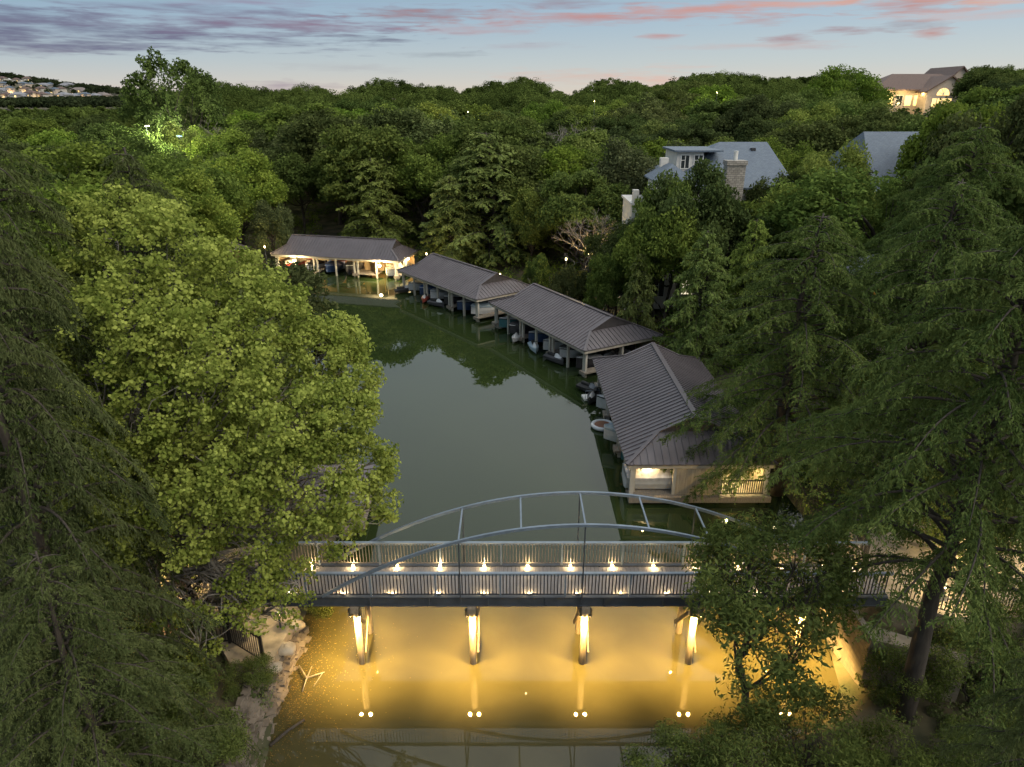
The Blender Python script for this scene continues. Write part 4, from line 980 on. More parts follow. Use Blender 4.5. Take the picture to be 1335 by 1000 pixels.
# leafy shrub trees at the waterside on the right
wil = broadleaf('willow_tree', 61, 7, 3.1, 2.5, 4.3, 12500, 14, LM['wil'], B, .20, .46, 260, .14, 'willow', 1.0, limbs_show=2, ry=2.4)
place(wil, 7.9, 16.9, .2, 'dark narrow leaved willow hanging over the golden water at the right end of the footbridge', rot=.7, s=1.04)
shr = broadleaf('shrub', 71, 2.4, 1.35, 1.0, 1.3, 9000, 9, LM['wil'], B, .095, .30, 120, .05, 'willow', .9, ry=1.1)
place(shr, -8.75, 17.3, .35, 'small shrub at the end of the picket fence on the left bank', 'bush', .5, .62)
for x, y, h, lab, r in ((4.3, 13.2, 2.5, 'leafy bush at the bottom edge right of centre', 1.0), (6.4, 13.4, 2.9, 'leafy bush at the bottom edge below the willow', 4.4), (8.6, 14.0, 3.2, 'leafy bush between the willow and the lower right cypress trunk', 2.2), (10.6, 13.2, 2.6, 'low bush at the foot of the lower right cypress trunk', 5.1), (13.2, 13.0, 3.0, 'dark bush in the bottom right behind the close feathery cypress', .4), (14.9, 16.5, 3.0, 'leftmost dark bush against the terrace front on the right bank', 2.9), (16.9, 17.0, 3.2, 'middle dark bush against the terrace front on the right bank', 1.9), (18.9, 17.0, 3.0, 'rightmost dark bush against the terrace front on the right bank', .9), (12.9, 17.0, 2.4, 'small bush on the bank between the willow and the cypress trunk', 3.9), (17.5, 21.5, 7.0, 'dense dark shrub tree behind the right end of the footbridge', 3.0)):
    o = copy_tree(wil if h > 5 else shr); place(o, x, y, gz(x, y)-.2, lab, 'bush' if h < 5 else 'tree', r, h/7 if h > 5 else h/2.3)
bus = copy_tree(shr); place(bus, -7.4, 21.4, .1, 'yellow lit bush at the waterside under the left end of the footbridge', 'bush', 1.5, .8)
for x, y, s, lab in ((-9.9, 15.2, .42, 'dark bush behind the stone wall on the left bank'), (-9.0, 13.9, .36, 'low bush at the bottom edge beside the stone wall'), (-11.4, 15.6, .5, 'dark bush in front of the shaded fence, lower left'), (-10.6, 13.6, .5, 'dark bush in the bottom left, right of the low cypress')):
    o = copy_tree(shr); place(o, x, y, .2, lab, 'bush', x, s*2.9)

# ------------------------------------------------------------------ houses
def hip(mb, x0, x1, y0, y1, ze, zr, inset=None, o=.4, th=.12, gable=(False, False)):
    """hipped roof slab, ridge along the longer side"""
    x0 -= o; x1 += o; y0 -= o; y1 += o
    if x1-x0 >= y1-y0:
        ym = (y0+y1)/2; i = inset if inset is not None else (y1-y0)/2; a = (x0+(0 if gable[0] else i), ym, zr); b = (x1-(0 if gable[1] else i), ym, zr)
        vs = [(x0, y0, ze), (x1, y0, ze), (x1, y1, ze), (x0, y1, ze), a, b]; fs = [(0, 1, 5, 4), (2, 3, 4, 5), (1, 2, 5), (3, 0, 4)]
    else:
        xm = (x0+x1)/2; i = inset if inset is not None else (x1-x0)/2; a = (xm, y0+(0 if gable[0] else i), zr); b = (xm, y1-(0 if gable[1] else i), zr)
        vs = [(x0, y0, ze), (x1, y0, ze), (x1, y1, ze), (x0, y1, ze), a, b]; fs = [(1, 2, 5, 4), (3, 0, 4, 5), (0, 1, 4), (2, 3, 5)]
    lo = [(x0, y0, ze-th), (x1, y0, ze-th), (x1, y1, ze-th), (x0, y1, ze-th)]
    mb.add(vs+lo, fs+[(0, 6, 7, 1), (1, 7, 8, 2), (2, 8, 9, 3), (3, 9, 6, 0), (9, 8, 7, 6)]); return mb
def window(parent, x, z, w, h, y, m=None, frame=None, arch=False):
    """window in a wall facing -y"""
    f = MB(); t = .08
    f.box(x-w/2-t, x+w/2+t, y-.07, y-.002, z-t, z); f.box(x-w/2-t, x+w/2+t, y-.07, y-.002, z+h, z+h+t)
    f.box(x-w/2-t, x-w/2, y-.07, y-.002, z, z+h); f.box(x+w/2, x+w/2+t, y-.07, y-.002, z, z+h); f.box(x-.03, x+.03, y-.06, y-.032, z, z+h); f.box(x-w/2, x-.031, y-.06, y-.032, z+h*.6, z+h*.6+.05)
    fo = f.build('window', frame or M['white2'], parent); p = MB(); p.box(x-w/2, x+w/2, y-.03, y-.003, z, z+h); p.build('pane', m or M['glass'], fo); return fo
def part(name, m, parent, fn, **k): q = MB(); fn(q); return q.build(name, m, parent, **k)

# white house with the blue slate roof and stone chimney
hx, hy = 21.5, 66.0; g0 = gz(hx, hy)-.5
hs = empty('house', (hx, hy, g0)); tag(hs, 'white house with blue slate hipped roof, stone chimney and a balcony above the trees', 'house')
Z = lambda z: z-g0
xl = PD(868, 240, 62)[0]-hx; e_z = PD(868, 244, 61)[2]; r_z = PD(960, 185, 68)[2]
X0 = PD(885, 240, 61)[0]-hx; X1 = PD(1030, 240, 61)[0]-hx
part('wall', M['stucco'], hs, lambda q: q.box(X0, X1, -5, 9, 0, Z(e_z)-.12))
ra = PD(938, 184, 68)[0]-hx; rb = PD(1000, 185, 68)[0]-hx
def mainroof(q):
    x0, x1, y0, y1 = X0-.5, X1+.5, -5.5, 9.5; ze, zr = Z(e_z), Z(r_z)
    q.add([(x0, y0, ze), (x1, y0, ze), (x1, y1, ze), (x0, y1, ze), (ra, 2, zr), (rb, 2, zr), (x0, y0, ze-.15), (x1, y0, ze-.15), (x1, y1, ze-.15), (x0, y1, ze-.15)],
          [(0, 1, 5, 4), (2, 3, 4, 5), (1, 2, 5), (3, 0, 4), (0, 6, 7, 1), (1, 7, 8, 2), (2, 8, 9, 3), (3, 9, 6, 0), (9, 8, 7, 6)])
ro = part('roof', M['slate'], hs, mainroof)
cxp = PD(957, 222, 60)[0]-hx
part('vent', M['dark'], ro, lambda q: q.box(rb-1.9, rb-1.5, .4, .8, Z(r_z)-1.0, Z(r_z)-.45))
c_top = PD(957, 209, 60)[2]
ch = part('chimney', M['chimney'], hs, lambda q: [q.box(cxp-.78, cxp+.78, -6.6, -5.52, 0, Z(c_top)-.35), q.box(cxp-.86, cxp+.86, -6.7, -5.42, Z(c_top)-.349, Z(c_top))])
part('flue', M['white2'], ch, lambda q: q.tube([(cxp, -6.0, Z(c_top)), (cxp, -6.0, Z(c_top)+.75)], .17, 10))
tx0 = PD(858, 240, 60)[0]-hx; tx1 = X0; tz = PD(865, 236, 60)[2]
part('turret_wall', M['stucco'], hs, lambda q: q.box(tx0, tx1, -5.8, -1.5, 0, Z(tz)-.12))
part('turret_roof', M['slate'], hs, lambda q: hip(q, tx0, tx1+.9, -5.8, -1.5, Z(tz), Z(tz)+1.25, o=.35))
part('turret_chimney', M['stucco'], hs, lambda q: q.box(tx0+.8, tx0+1.5, -2.5, -1.9, Z(tz)+.3, Z(tz)+1.6))
dx0 = PD(878, 205, 66)[0]-hx; dx1 = PD(912, 205, 66)[0]-hx; dz = PD(895, 197, 64)[2]
part('dormer_wall', M['stucco'], hs, lambda q: q.box(dx0, dx1, -1.45, 3.5, Z(e_z)-1, Z(dz)-.1))
part('dormer_roof', M['slate'], hs, lambda q: q.box(dx0-.3, dx1+1.6, -1.85, 3.8, Z(dz)-.098, Z(dz)+.05))
for i in range(2): window(hs, dx0+.75+i*1.2, Z(dz)-1.5, .7, 1.1, -1.45)
for i in range(2): window(hs, tx0+.62+i*.85, Z(tz)-2.2, .45, 1.7, -5.8)
bx0 = PD(823, 262, 60)[0]-hx; bz = PD(840, 250, 59)[2]
part('balcony', M['stucco'], hs, lambda q: [q.box(bx0, tx0-.01, -6.6, -1.6, 0, Z(bz)-1.15), q.box(bx0-.15, tx0-.02, -6.8, -1.4, Z(bz)-1.149, Z(bz)-.95), q.box(bx0, bx0+.5, -6.7, -6.2, Z(bz)-.949, Z(bz)+.1), q.box(bx0+1.5, bx0+2.0, -6.7, -6.2, Z(bz)-.949, Z(bz)+.05)])
def balrail(q):
    q.box(bx0+.5, tx0, -6.5, -6.42, Z(bz)-.12, Z(bz)-.05); x = bx0+.55
    while x < tx0: q.box(x, x+.03, -6.48, -6.45, Z(bz)-.949, Z(bz)-.12); x += .13
part('balcony_railing', M['iron'], hs, balrail)
for i, x in enumerate((tx0+.8, X0+1.6, X0+3.8, X0+6.4, X0+9)):
    for zz in (1.2, 4.4): window(hs, x, zz, 1.0, 1.6, -5.8 if i == 0 else -5, M['glow_pale'] if (i, zz) in ((1, 1.2), (3, 4.4)) else None)
# second blue roof
hx, hy = 41.5, 74.0; g0 = gz(hx, hy)-.5; h2 = empty('house', (hx, hy, g0)); tag(h2, 'house with long plain blue roof, mostly hidden behind the right hand cypresses', 'house')
rz2 = PD(1140, 171, 75)[2]; xa = PD(1120, 171, 75)[0]-hx; xb = PD(1205, 172, 75)[0]-hx
part('wall', M['stucco'], h2, lambda q: q.box(xa-1, xb+2, -6, 6, 0, rz2-g0-5.0))
part('roof', M['slate'], h2, lambda q: q.add([(xa-2, -8, rz2-g0-5), (xb+3, -8, rz2-g0-5), (xb, 0, rz2-g0), (xa, 0, rz2-g0), (xa-2, 8, rz2-g0-5), (xb+3, 8, rz2-g0-5)], [(0, 1, 2, 3), (3, 2, 5, 4), (0, 3, 4), (1, 5, 2), (0, 4, 5, 1)]))
for i in range(4): window(h2, xa+1+i*3.2, 3.4, 1.2, 1.7, -6, M['glow_pale'] if i == 1 else None)
# small cottage with an amber lit window
p = PD(1165, 345, 44); g0 = gz(p[0], 45)-.3; h3 = empty('cottage', (p[0], 45, g0)); tag(h3, 'small grey roofed cottage with an orange lit window among the cypresses on the right', 'cottage')
zt = PD(1165, 333, 44)[2]-g0
part('wall', M['tan_stucco'], h3, lambda q: q.box(-2.2, 2.2, -2, 2, 0, zt-1.2)); part('roof', mat('grey_shingle', (.13, .135, .15), .8, 0, .4, 6), h3, lambda q: hip(q, -2.2, 2.2, -2, 2, zt-1.2, zt))
window(h3, -.7, zt-2.5, 1.7, 1.0, -2, M['glow_win2'])
# tan hilltop house
hx, hy = 101.0, 186.0; g0 = gz(hx, hy)-1; h4 = empty('hilltop_house', (hx, hy, g0)); tag(h4, 'large tan house with brown tile roof and glowing arched window on the right skyline', 'house')
def q4(px, py, D=186): a = PD(px, py, D); return a[0]-hx, a[2]-g0
xL, zE = q4(1133, 117); xM, _ = q4(1192, 117); xG0, _ = q4(1186, 120); xG1, zG = q4(1238, 117); xP, zP = q4(1207, 101); _, zR = q4(1150, 96)
part('wall', M['tan_stucco'], h4, lambda q: q.box(xL, xG0, -4, 8, 0, zE-.2)); part('roof', M['tile'], h4, lambda q: hip(q, xL, xG1+4, -4, 8, zE, zR, o=.9, th=.3))
def gablewall(q, x0, x1, y0, y1, z1, zp): q.add([(x0, y0, 0), (x1, y0, 0), (x1, y0, z1), ((x0+x1)/2, y0, zp), (x0, y0, z1), (x0, y1, 0), (x1, y1, 0), (x1, y1, z1), ((x0+x1)/2, y1, zp), (x0, y1, z1)], [(0, 1, 2, 3, 4), (9, 8, 7, 6, 5), (0, 5, 6, 1), (1, 6, 7, 2), (4, 9, 5, 0)])
def gableroof(q, x0, x1, y0, y1, z1, zp, o=.7, t=.3):
    xm = (x0+x1)/2; k = (zp-z1)/(xm-x0)
    for s in (-1, 1):
        a = (x0-o if s < 0 else x1+o); za = z1-k*o
        v = [(a, y0-.6, za), (xm, y0-.6, zp), (xm, y1, zp), (a, y1, za)]; q.add(v+[(x, y, z+t) for x, y, z in v], [(0, 1, 2, 3), (7, 6, 5, 4), (0, 4, 5, 1), (1, 5, 6, 2), (2, 6, 7, 3), (3, 7, 4, 0)])
_, zg1 = q4(1186, 119)
part('gable_wall', M['tan_stucco'], h4, lambda q: gablewall(q, xG0, xG1, -8, 4, zg1, zP)); part('gable_roof', M['tile'], h4, lambda q: gableroof(q, xG0, xG1, -8, 4, zg1, zP))
xa, za = q4(1214, 108, 190); xb, _ = q4(1250, 108, 190); xp, zp = q4(1232, 89, 190)
part('upper_gable_wall', M['tan_stucco'], h4, lambda q: gablewall(q, xa, xb, -2, 10, za, zp)); part('upper_gable_roof', M['tile'], h4, lambda q: gableroof(q, xa, xb, -2, 12, za, zp))
xr, zr = q4(1300, 90, 192)
part('back_wall', M['tan_stucco'], h4, lambda q: q.box(xp, xr, 4.1, 16, 0, za-.5)); part('back_roof', M['tile'], h4, lambda q: hip(q, xp-2, xr, 3, 17, za, zp-.3, o=.5, th=.3))
def archwin(q):
    cxw, zw = q4(1205, 124); w = 1.5; pts = [(cxw-w, -8.06, zw-.1)]+[(cxw-w*math.cos(t), -8.06, zw+w*math.sin(t)) for t in np.linspace(0, PI, 15)]+[(cxw+w, -8.06, zw-.1)]
    q.add(pts+[(x, -8.0, z) for x, y, z in pts], [tuple(range(len(pts)))[::-1]]+[(i, i+len(pts), (i+1) % len(pts)+len(pts), (i+1) % len(pts)) for i in range(len(pts))])
wf = part('arched_window', M['glow_win'], h4, archwin)
cxw, zw = q4(1205, 124); part('mullion', M['white2'], wf, lambda q: [q.bar((cxw, -8.1, zw), (cxw+1.5*math.cos(t), -8.1, zw+1.5*math.sin(t)), .1) for t in (.6, 1.2, 1.57, 1.95, 2.55)])
for i, dx_ in enumerate((-1.5, -.5, .5, 1.5)): window(h4, cxw+dx_*1.2, zw-2.7, 1.0, 1.9, -8, M['glow_win'])
for i in range(5): window(h4, xL+1.5+i*2.2, zE-3.6, 1.5, 2.2, -4, M['glow_win'] if i not in (2,) else None)
for px in (1145, 1165, 1185): x_, z_ = q4(px, 121); point_light('porch_light', (x_, -6.2, z_), 450, (1, .72, .28), .3, h4)
point_light('porch_light', (xG0-1.5, -9.5, zE-3.2), 350, (1, .72, .28), .3, h4)

# ------------------------------------------------------------------ houses on the far ridge at the left
def ridge_house(w, d, h, rh, m, rm, lit, seed):
    rnd = random.Random(seed); r = empty('ridge_house', (0, 0, 0))
    part('wall', m, r, lambda q: [q.box(-w/2, w/2, -d/2, d/2, -3, h), q.box(w*.12, w*.45, -d/2-3, -d/2-.01, -3, h*.7)])
    part('roof', rm, r, lambda q: [hip(q, -w/2, w/2, -d/2, d/2, h, h+rh, o=.8, th=.3), hip(q, w*.12, w*.45, -d/2-3, -d/2+.5, h*.7, h*.7+rh*.5, o=.5, th=.3)])
    for i in range(4):
        x = -w/2+1.6+i*(w-3)/4
        if x < w*.05 or i == 3: window(r, x, 1 if rnd.random() < .5 else h*.5, 1.6, 2.0, -d/2 if x < w*.1 else -d/2-3.0, M['glow_win'] if rnd.random() < lit*.8 else None)
    return r
rh_protos = [ridge_house(18, 11, 6, 3, mat('grey_stucco', (.24, .24, .23), .8), mat('pale_grey_roof', (.20, .20, .22), .7), .4, 1), ridge_house(14, 10, 7.5, 3, mat('cream_stucco', (.40, .38, .34), .8), M['tile'], .7, 2),
             ridge_house(22, 12, 5.5, 3.5, M['tan_stucco'], mat('pink_grey_roof', (.17, .14, .13), .7), 1.0, 3), ridge_house(12, 9, 8, 2.4, M['tan_stucco'], M['slate'], .5, 4)]
rows = [('highest', 106, [4, 22, 36, 56, 63]), ('second', 113, [6, 32, 40, 58, 66, 82, 88, 106]), ('third', 120, [3, 14, 34, 55, 72, 80, 104]), ('lowest', 127, [10, 26, 42, 56, 62, 84, 94, 101, 112, 124, 134, 141])]
ORD = ['first', 'second', 'third', 'fourth', 'fifth', 'sixth', 'seventh', 'eighth', 'ninth', 'tenth', 'eleventh', 'twelfth', 'thirteenth', 'fourteenth', 'fifteenth', 'sixteenth', 'seventeenth', 'eighteenth', 'nineteenth', 'twentieth']
rrnd = random.Random(8); first = set(); hidden_h = []
def on_ridge(px, py):          # where the line of sight meets the far ridge
    best = None
    for D in range(560, 900, 6):
        x, y, z = PD(px, py, D); g = gz(x, y)
        if g >= z-2: return x, y, g
    return None
for nm, py, pxs in rows:
    k = 0
    for px in pxs:
        pos = on_ridge(px, py)
        if not pos: continue
        i = rrnd.randrange(4); src = rh_protos[i]
        o = src if i not in first else copy_tree(src); first.add(i)
        o.location = pos; o.rotation_euler = (0, 0, rrnd.uniform(-.7, .7)); s = rrnd.uniform(.5, .75); o.scale = (s, s, s)
        tag(o, f'{["pale house with grey roof", "white house with brown roof", "wide tan house with lit windows", "tall house with slate roof"][i]}, {ORD[k]} from left in the far ridge\'s {nm} row', 'house', 'houses on the far ridge'); k += 1
        if py > 118 and rrnd.random() < .6: point_light('ridge_light', (0, -9, 2), 800, (1, .66, .3), .5, o)
RH = [o for o in S.objects if o.name.startswith('ridge_house')]
rg = np.random.default_rng(4); it = []
for _ in range(5200):
    px = rg.uniform(-520, 235); D = rg.uniform(380, 930); x, y, _z = PD(px, 120, D); g = gz(x, y)
    if g < 21: continue
    if any(math.hypot(x-o.location.x, y+8-o.location.y) < 9 for o in RH): continue
    it.append((D, 'oak_a', x, y, g, rg.uniform(4.5, 8.5)))
for _ in range(2600):
    px = rg.uniform(-520, 190); D = rg.uniform(300, 640); x, y, _z = PD(px, 120, D); it.append((D, 'oak_a', x, y, gz(x, y), max(4.0, min(rg.uniform(7, 11), PD(px, 131, D)[2]-gz(x, y)))))
it = [t for t in it if not any(math.hypot(t[2]-o.location.x, t[3]-o.location.y) < 9 or (abs(t[2]-o.location.x*t[3]/o.location.y) < 5.5 and 0 < o.location.y-t[3] < 60 and t[4]+t[5] > o.location.z+2.5) for o in RH)]
print('ridge trees', len(it))
far_wood('ridge_woodland', it, leafmat('ridge_leaves', (.016, .024, .012), (.060, .078, .034), .2, 0), 420, 1.1, 'dark trees covering the far ridge between its houses')

# ------------------------------------------------------------------ floodlit clearing
x, y, z = PD(190, 163, 104)
lp = empty('street_lamp', (x, y, gz(x, y))); tag(lp, 'tall floodlamp on a pole shining white at the left of the clearing', 'lamp')
hz = z-gz(x, y)
part('pole', M['steel_dark'], lp, lambda q: q.tube([(0, 0, 0), (0, 0, hz-.2)], [.07, .045], 8)); hd = part('lamp_head', M['brass'], lp, lambda q: q.box(-.1, .4, -.15, .15, hz-.1, hz+.03))
part('lens', M['glow_flood'], hd, lambda q: q.box(-.06, .38, -.13, .13, hz-.16, hz-.102))
point_light('flood_light', (1.6, -.2, hz-.9), 3600, (.98, 1, .62), .25, lp)
x, y, z = PD(212, 186, 108); gl = empty('floodlamp', (x, y, gz(x, y))); tag(gl, 'low floodlamp shining up into the yellow green tree by the clearing', 'lamp')
part('housing', M['brass'], gl, lambda q: q.box(-.3, .3, -.2, .2, 2.2, 2.5)); part('lens', M['glow_flood'], gl, lambda q: q.box(-.28, .28, -.26, -.202, 2.22, 2.48)); part('post', M['steel_dark'], gl, lambda q: q.tube([(0, 0, 0), (0, 0, 2.2)], .05, 6))
point_light('flood_light', (0, -.9, 3.2), 3600, (.95, 1, .45), .3, gl)
x, y, z = PD(245, 186, 118)
vn = empty('parked_van', (x, y, z-1.2), -.1); tag(vn, 'pale blue van parked in the floodlit clearing left of the leafless tree', 'van')
bl = colmat('pale_blue_paint', (.22, .42, .62), .35)
part('body', bl, vn, lambda q: [q.box(-2.6, 2.3, -1, 1, .45, 1.5), q.box(-2.55, 1.4, -.95, .95, 1.502, 2.3)], bevel=.12)
part('windshield', M['glass'], vn, lambda q: q.add([(1.42, -.85, 1.55), (1.42, .85, 1.55), (1.41, .8, 2.2), (1.41, -.8, 2.2)], [(0, 1, 2, 3)])); part('side_window', M['glass'], vn, lambda q: q.box(-2.3, 1.2, -.97, -.952, 1.6, 2.15))
for wx in (-1.7, 1.5):
    for wy in (-1, .8): part('wheel', M['rubber'], vn, lambda q: q.tube([(wx, wy-.02, .38), (wx, wy+.22, .38)], .38, 14))
point_light('flood_light', (-1, -3, 3.0), 2500, (1, .95, .8), .3, vn)
# glimpses of lamps in the wood
for i, (px, py, D, w, lab) in enumerate([(768, 330, 62, 160, 'amber path lamp behind the middle boathouse'), (738, 338, 62, 90, 'amber path lamp left of the other one behind the middle boathouse'), (652, 358, 68, 160, 'amber lamp behind the right end of the second boathouse roof'),
        (775, 132, 135, 700, 'lamp glowing yellow green in the treetops right of centre'), (935, 121, 140, 400, 'lamp glowing green in the trees below the right skyline'), (610, 146, 130, 250, 'small lamp in the middle of the wood'), (345, 322, 79, 130, 'amber lamp under the cedar left of the far boathouse'), (556, 331, 77, 50, 'yellow lamp at the tree right of the far boathouse')]):
    x, y, z = PD(px, py, D); g = gz(x, y); z = max(z, g+.8); r = empty('garden_lamp', (x, y, g)); tag(r, lab, 'lamp', 'lamps in the wood')
    part('post', M['steel_dark'], r, lambda q: q.tube([(0, 0, 0), (0, 0, z-g-.12)], .04, 6)); part('globe', M['glow_pier'] if False else M['glow_deck'], r, lambda q: q.tube([(0, 0, z-g-.12), (0, 0, z-g-.04), (0, 0, z-g+.06), (0, 0, z-g+.12)], [.04, .08, .08, .03] if i < 3 or i > 5 else [.02, .04, .04, .02], 8))
    point_light('lamp_light', (0, -.1, z-g+.35), w, (1, .70, .26) if i not in (3, 4) else (.95, .95, .35), .15, r)

# ------------------------------------------------------------------ left bank: landing, stair, patio, fence, wall
lt = empty('landing_deck', (-9.9, 19.8, 0)); tag(lt, 'warm lit timber landing at the left end of the footbridge', 'deck')
rel(part('decking', M['dockwood'], lt, lambda q: [q.box(-10.6, -9.32, 18.9+i*.15, 19.04+i*.15, 2.93, 3.02) for i in range(12)]), lt)
rel(part('support', M['limestone'], lt, lambda q: q.box(-10.3, -9.5, 19.05, 20.6, 0, 2.925)), lt)
def slope_rail(q, a, b, h=1.0, step=.13, t=.03):
    a = Vector(a); b = Vector(b); n = max(2, int((b-a).length/step)); u = Vector((0, 0, 1))
    q.bar(a+u*h, b+u*h, .05, .05); q.bar(a+u*.12, b+u*.12, .03, .03)
    for i in range(n+1):
        p = a+(b-a)*(i/n); q.box(p.x-t/2*.6, p.x+t/2*.6, p.y-t/2*.6, p.y+t/2*.6, p.z+.12, p.z+h)
st_ = empty('stair', (-11.2, 19.2, .9)); tag(st_, 'lit stone stair going down left from the footbridge landing', 'stair')
a = (-10.4, 19.25, 3.0); e = (-12.6, 18.4, .95); n = 12
def steps(q):
    for i in range(n):
        f = i/n; x = a[0]+(e[0]-a[0])*f; yy = a[1]+(e[1]-a[1])*f; z = a[2]-(a[2]-e[2])*(i+1)/n
        q.box(x-.19, x+.01, yy-.55, yy+.55, z-.25, z)
rel(part('step', M['limestone'], st_, steps), st_)
rel(part('handrail', M['iron'], st_, lambda q: slope_rail(q, (a[0], a[1]-.55, a[2]), (e[0], e[1]-.55, e[2]))), st_)
rel(part('handrail', M['iron'], st_, lambda q: slope_rail(q, (a[0], a[1]+.55, a[2]), (e[0], e[1]+.55, e[2]))), st_)
pt = MB(); pts_ = [P(205, 735, .8), P(330, 715, .8), P(392, 800, .8), P(352, 872, .8), P(300, 868, .8), P(262, 800, .8), P(190, 800, .8)]
pt.prism([(p[0], p[1]) for p in pts_], -.2, .95); tag(pt.build('patio', M['flag']), kind='structure')
# boulder and low curved wall in front of it
lw = empty('retaining_wall', (-8.4, 17, 0)); tag(lw, 'rough stacked limestone retaining wall at the water on the left bank', 'wall')
rs = random.Random(12); line = [P(398, 812, .3), P(392, 842, .3), P(375, 868, .3), P(362, 900, .3), P(347, 940, .3), P(332, 990, .3), P(318, 1040, .3)]
def wall_stones(q):
    for i in range(len(line)-1):
        A = Vector(line[i]); Bq = Vector(line[i+1]); L = (Bq-A).length; d = (Bq-A).normalized(); nrm = Vector((d.y, -d.x, 0)); ang = math.atan2(d.y, d.x)
        for lay in range(14):
            s = rs.uniform(0, .3)
            while s < L+.1:
                w = rs.uniform(.14, .40); h = rs.uniform(.05, .10); c = A+d*s+nrm*(-.1+lay*.075+rs.uniform(-.09, .09)); z = -.1+lay*.068+rs.uniform(-.03, .05)
                dd = rs.uniform(.12, .30); an = ang+rs.uniform(-.22, .22); ca, sa = math.cos(an), math.sin(an); vs = []
                for zz in (z, z+h):
                    for (lx, ly) in ((-w/2, -dd/2), (w/2, -dd/2), (w/2, dd/2), (-w/2, dd/2)):
                        lx += rs.uniform(-.05, .05); ly += rs.uniform(-.05, .05); vs.append((c.x+lx*ca-ly*sa, c.y+lx*sa+ly*ca, zz+rs.uniform(-.05, .05)))
                q.add(vs, [(3, 2, 1, 0), (4, 5, 6, 7), (0, 1, 5, 4), (1, 2, 6, 5), (2, 3, 7, 6), (3, 0, 4, 7)]); s += w+.02
rel(part('stones', M['stone'], lw, wall_stones), lw)
fn = empty('picket_fence', (-9.6, 17.0, .9)); tag(fn, 'black iron picket fence around the lit patio on the left bank', 'fence')
fl_ = [P(222, 850, .95), P(300, 838, .95), P(345, 866, .95)]; fl_ = [tuple(p) for p in fl_]
for i in range(2): rel(part('fence_panel', M['iron'], fn, lambda q: slope_rail(q, fl_[i], fl_[i+1], 1.15, .12, .035)), fn)
for p in fl_: rel(part('post', M['iron'], fn, lambda q: q.box(p[0]-.04, p[0]+.04, p[1]-.04, p[1]+.04, p[2]-.4, p[2]+1.25)), fn)
f2 = empty('picket_fence', (-11.5, 16.2, .7)); tag(f2, 'black iron fence in the shade at the lower left, reddish lit ground behind', 'fence')
f2p = [P(130, 900, .6), P(222, 870, .6), P(262, 868, .6)]
for i in range(2): rel(part('fence_panel', M['iron'], f2, lambda q: slope_rail(q, tuple(f2p[i]), tuple(f2p[i+1]), 1.15, .12, .035)), f2)
pl = empty('planter', tuple(P(329, 752, 2.4))); tag(pl, 'tan ribbed wooden planter beside the footbridge landing', 'planter')
part('tub', M['wallboard'], pl, lambda q: q.tube([(0, 0, -.5), (0, 0, 0), (0, 0, .12)], [.24, .27, .28], 16)); 
part('trellis', M['wallboard'], pl, lambda q: [q.box(.3+i*.12, .34+i*.12, .1, .13, -.4, .5) for i in range(9)])
def bollard(p, w, lab, h=.7, col=(1, .74, .34)):
    r = empty('path_lamp', p); tag(r, lab, 'lamp', 'path lamps on the banks')
    part('post', M['steel_dark'], r, lambda q: q.tube([(0, 0, 0), (0, 0, h-.1)], .035, 8)); part('lens', M['glow_deck'], r, lambda q: q.tube([(0, 0, h-.1), (0, 0, h)], .05, 10)); part('cap', M['steel_dark'], r, lambda q: q.tube([(0, 0, h), (0, 0, h+.05)], [.10, .03], 10))
    point_light('path_light', (0, 0, h+.25), w, col, .06, r)
bollard(tuple(P(318, 812, .95)), 45, 'path lamp in the middle of the lit patio on the left bank')
bollard(tuple(P(366, 818, .95)), 30, 'path lamp by the waterside wall on the left bank')
bollard(tuple(P(235, 770, .95)), 120, 'path lamp beside the stair foot on the left bank')
bollard(tuple(P(205, 868, .7)), 45, 'path lamp behind the shaded fence at the lower left', col=(1, .45, .2))
# rocks lit at the shore
for i, (px, py, s, lab) in enumerate([(372, 846, .30, 'pale lit boulder beside the waterside wall'), (381, 815, .36, 'brightest boulder at the lit corner of the left bank'), (357, 870, .24, 'small boulder at the end of the picket fence')]):
    rr = random.Random(i+3); r_ = MB(); vs = []; fs = []
    for a_ in range(6):
        for b_ in range(9):
            th = PI*a_/5; ph = 2*PI*b_/9; k = 1+rr.uniform(-.2, .2); vs.append((s*k*math.sin(th)*math.cos(ph)*1.3, s*k*math.sin(th)*math.sin(ph), s*.7*k*math.cos(th)))
    for a_ in range(5):
        for b_ in range(9): fs.append((a_*9+b_, (a_+1)*9+b_, (a_+1)*9+(b_+1) % 9, a_*9+(b_+1) % 9))
    r_.add(vs, fs); o = r_.build('boulder', mat('boulder_stone', (.36, .31, .24), .85, 0, .3, 2.5, .8), smooth=True); o.location = P(px, py, .75); tag(o, lab, 'boulder', 'boulders on the left bank')
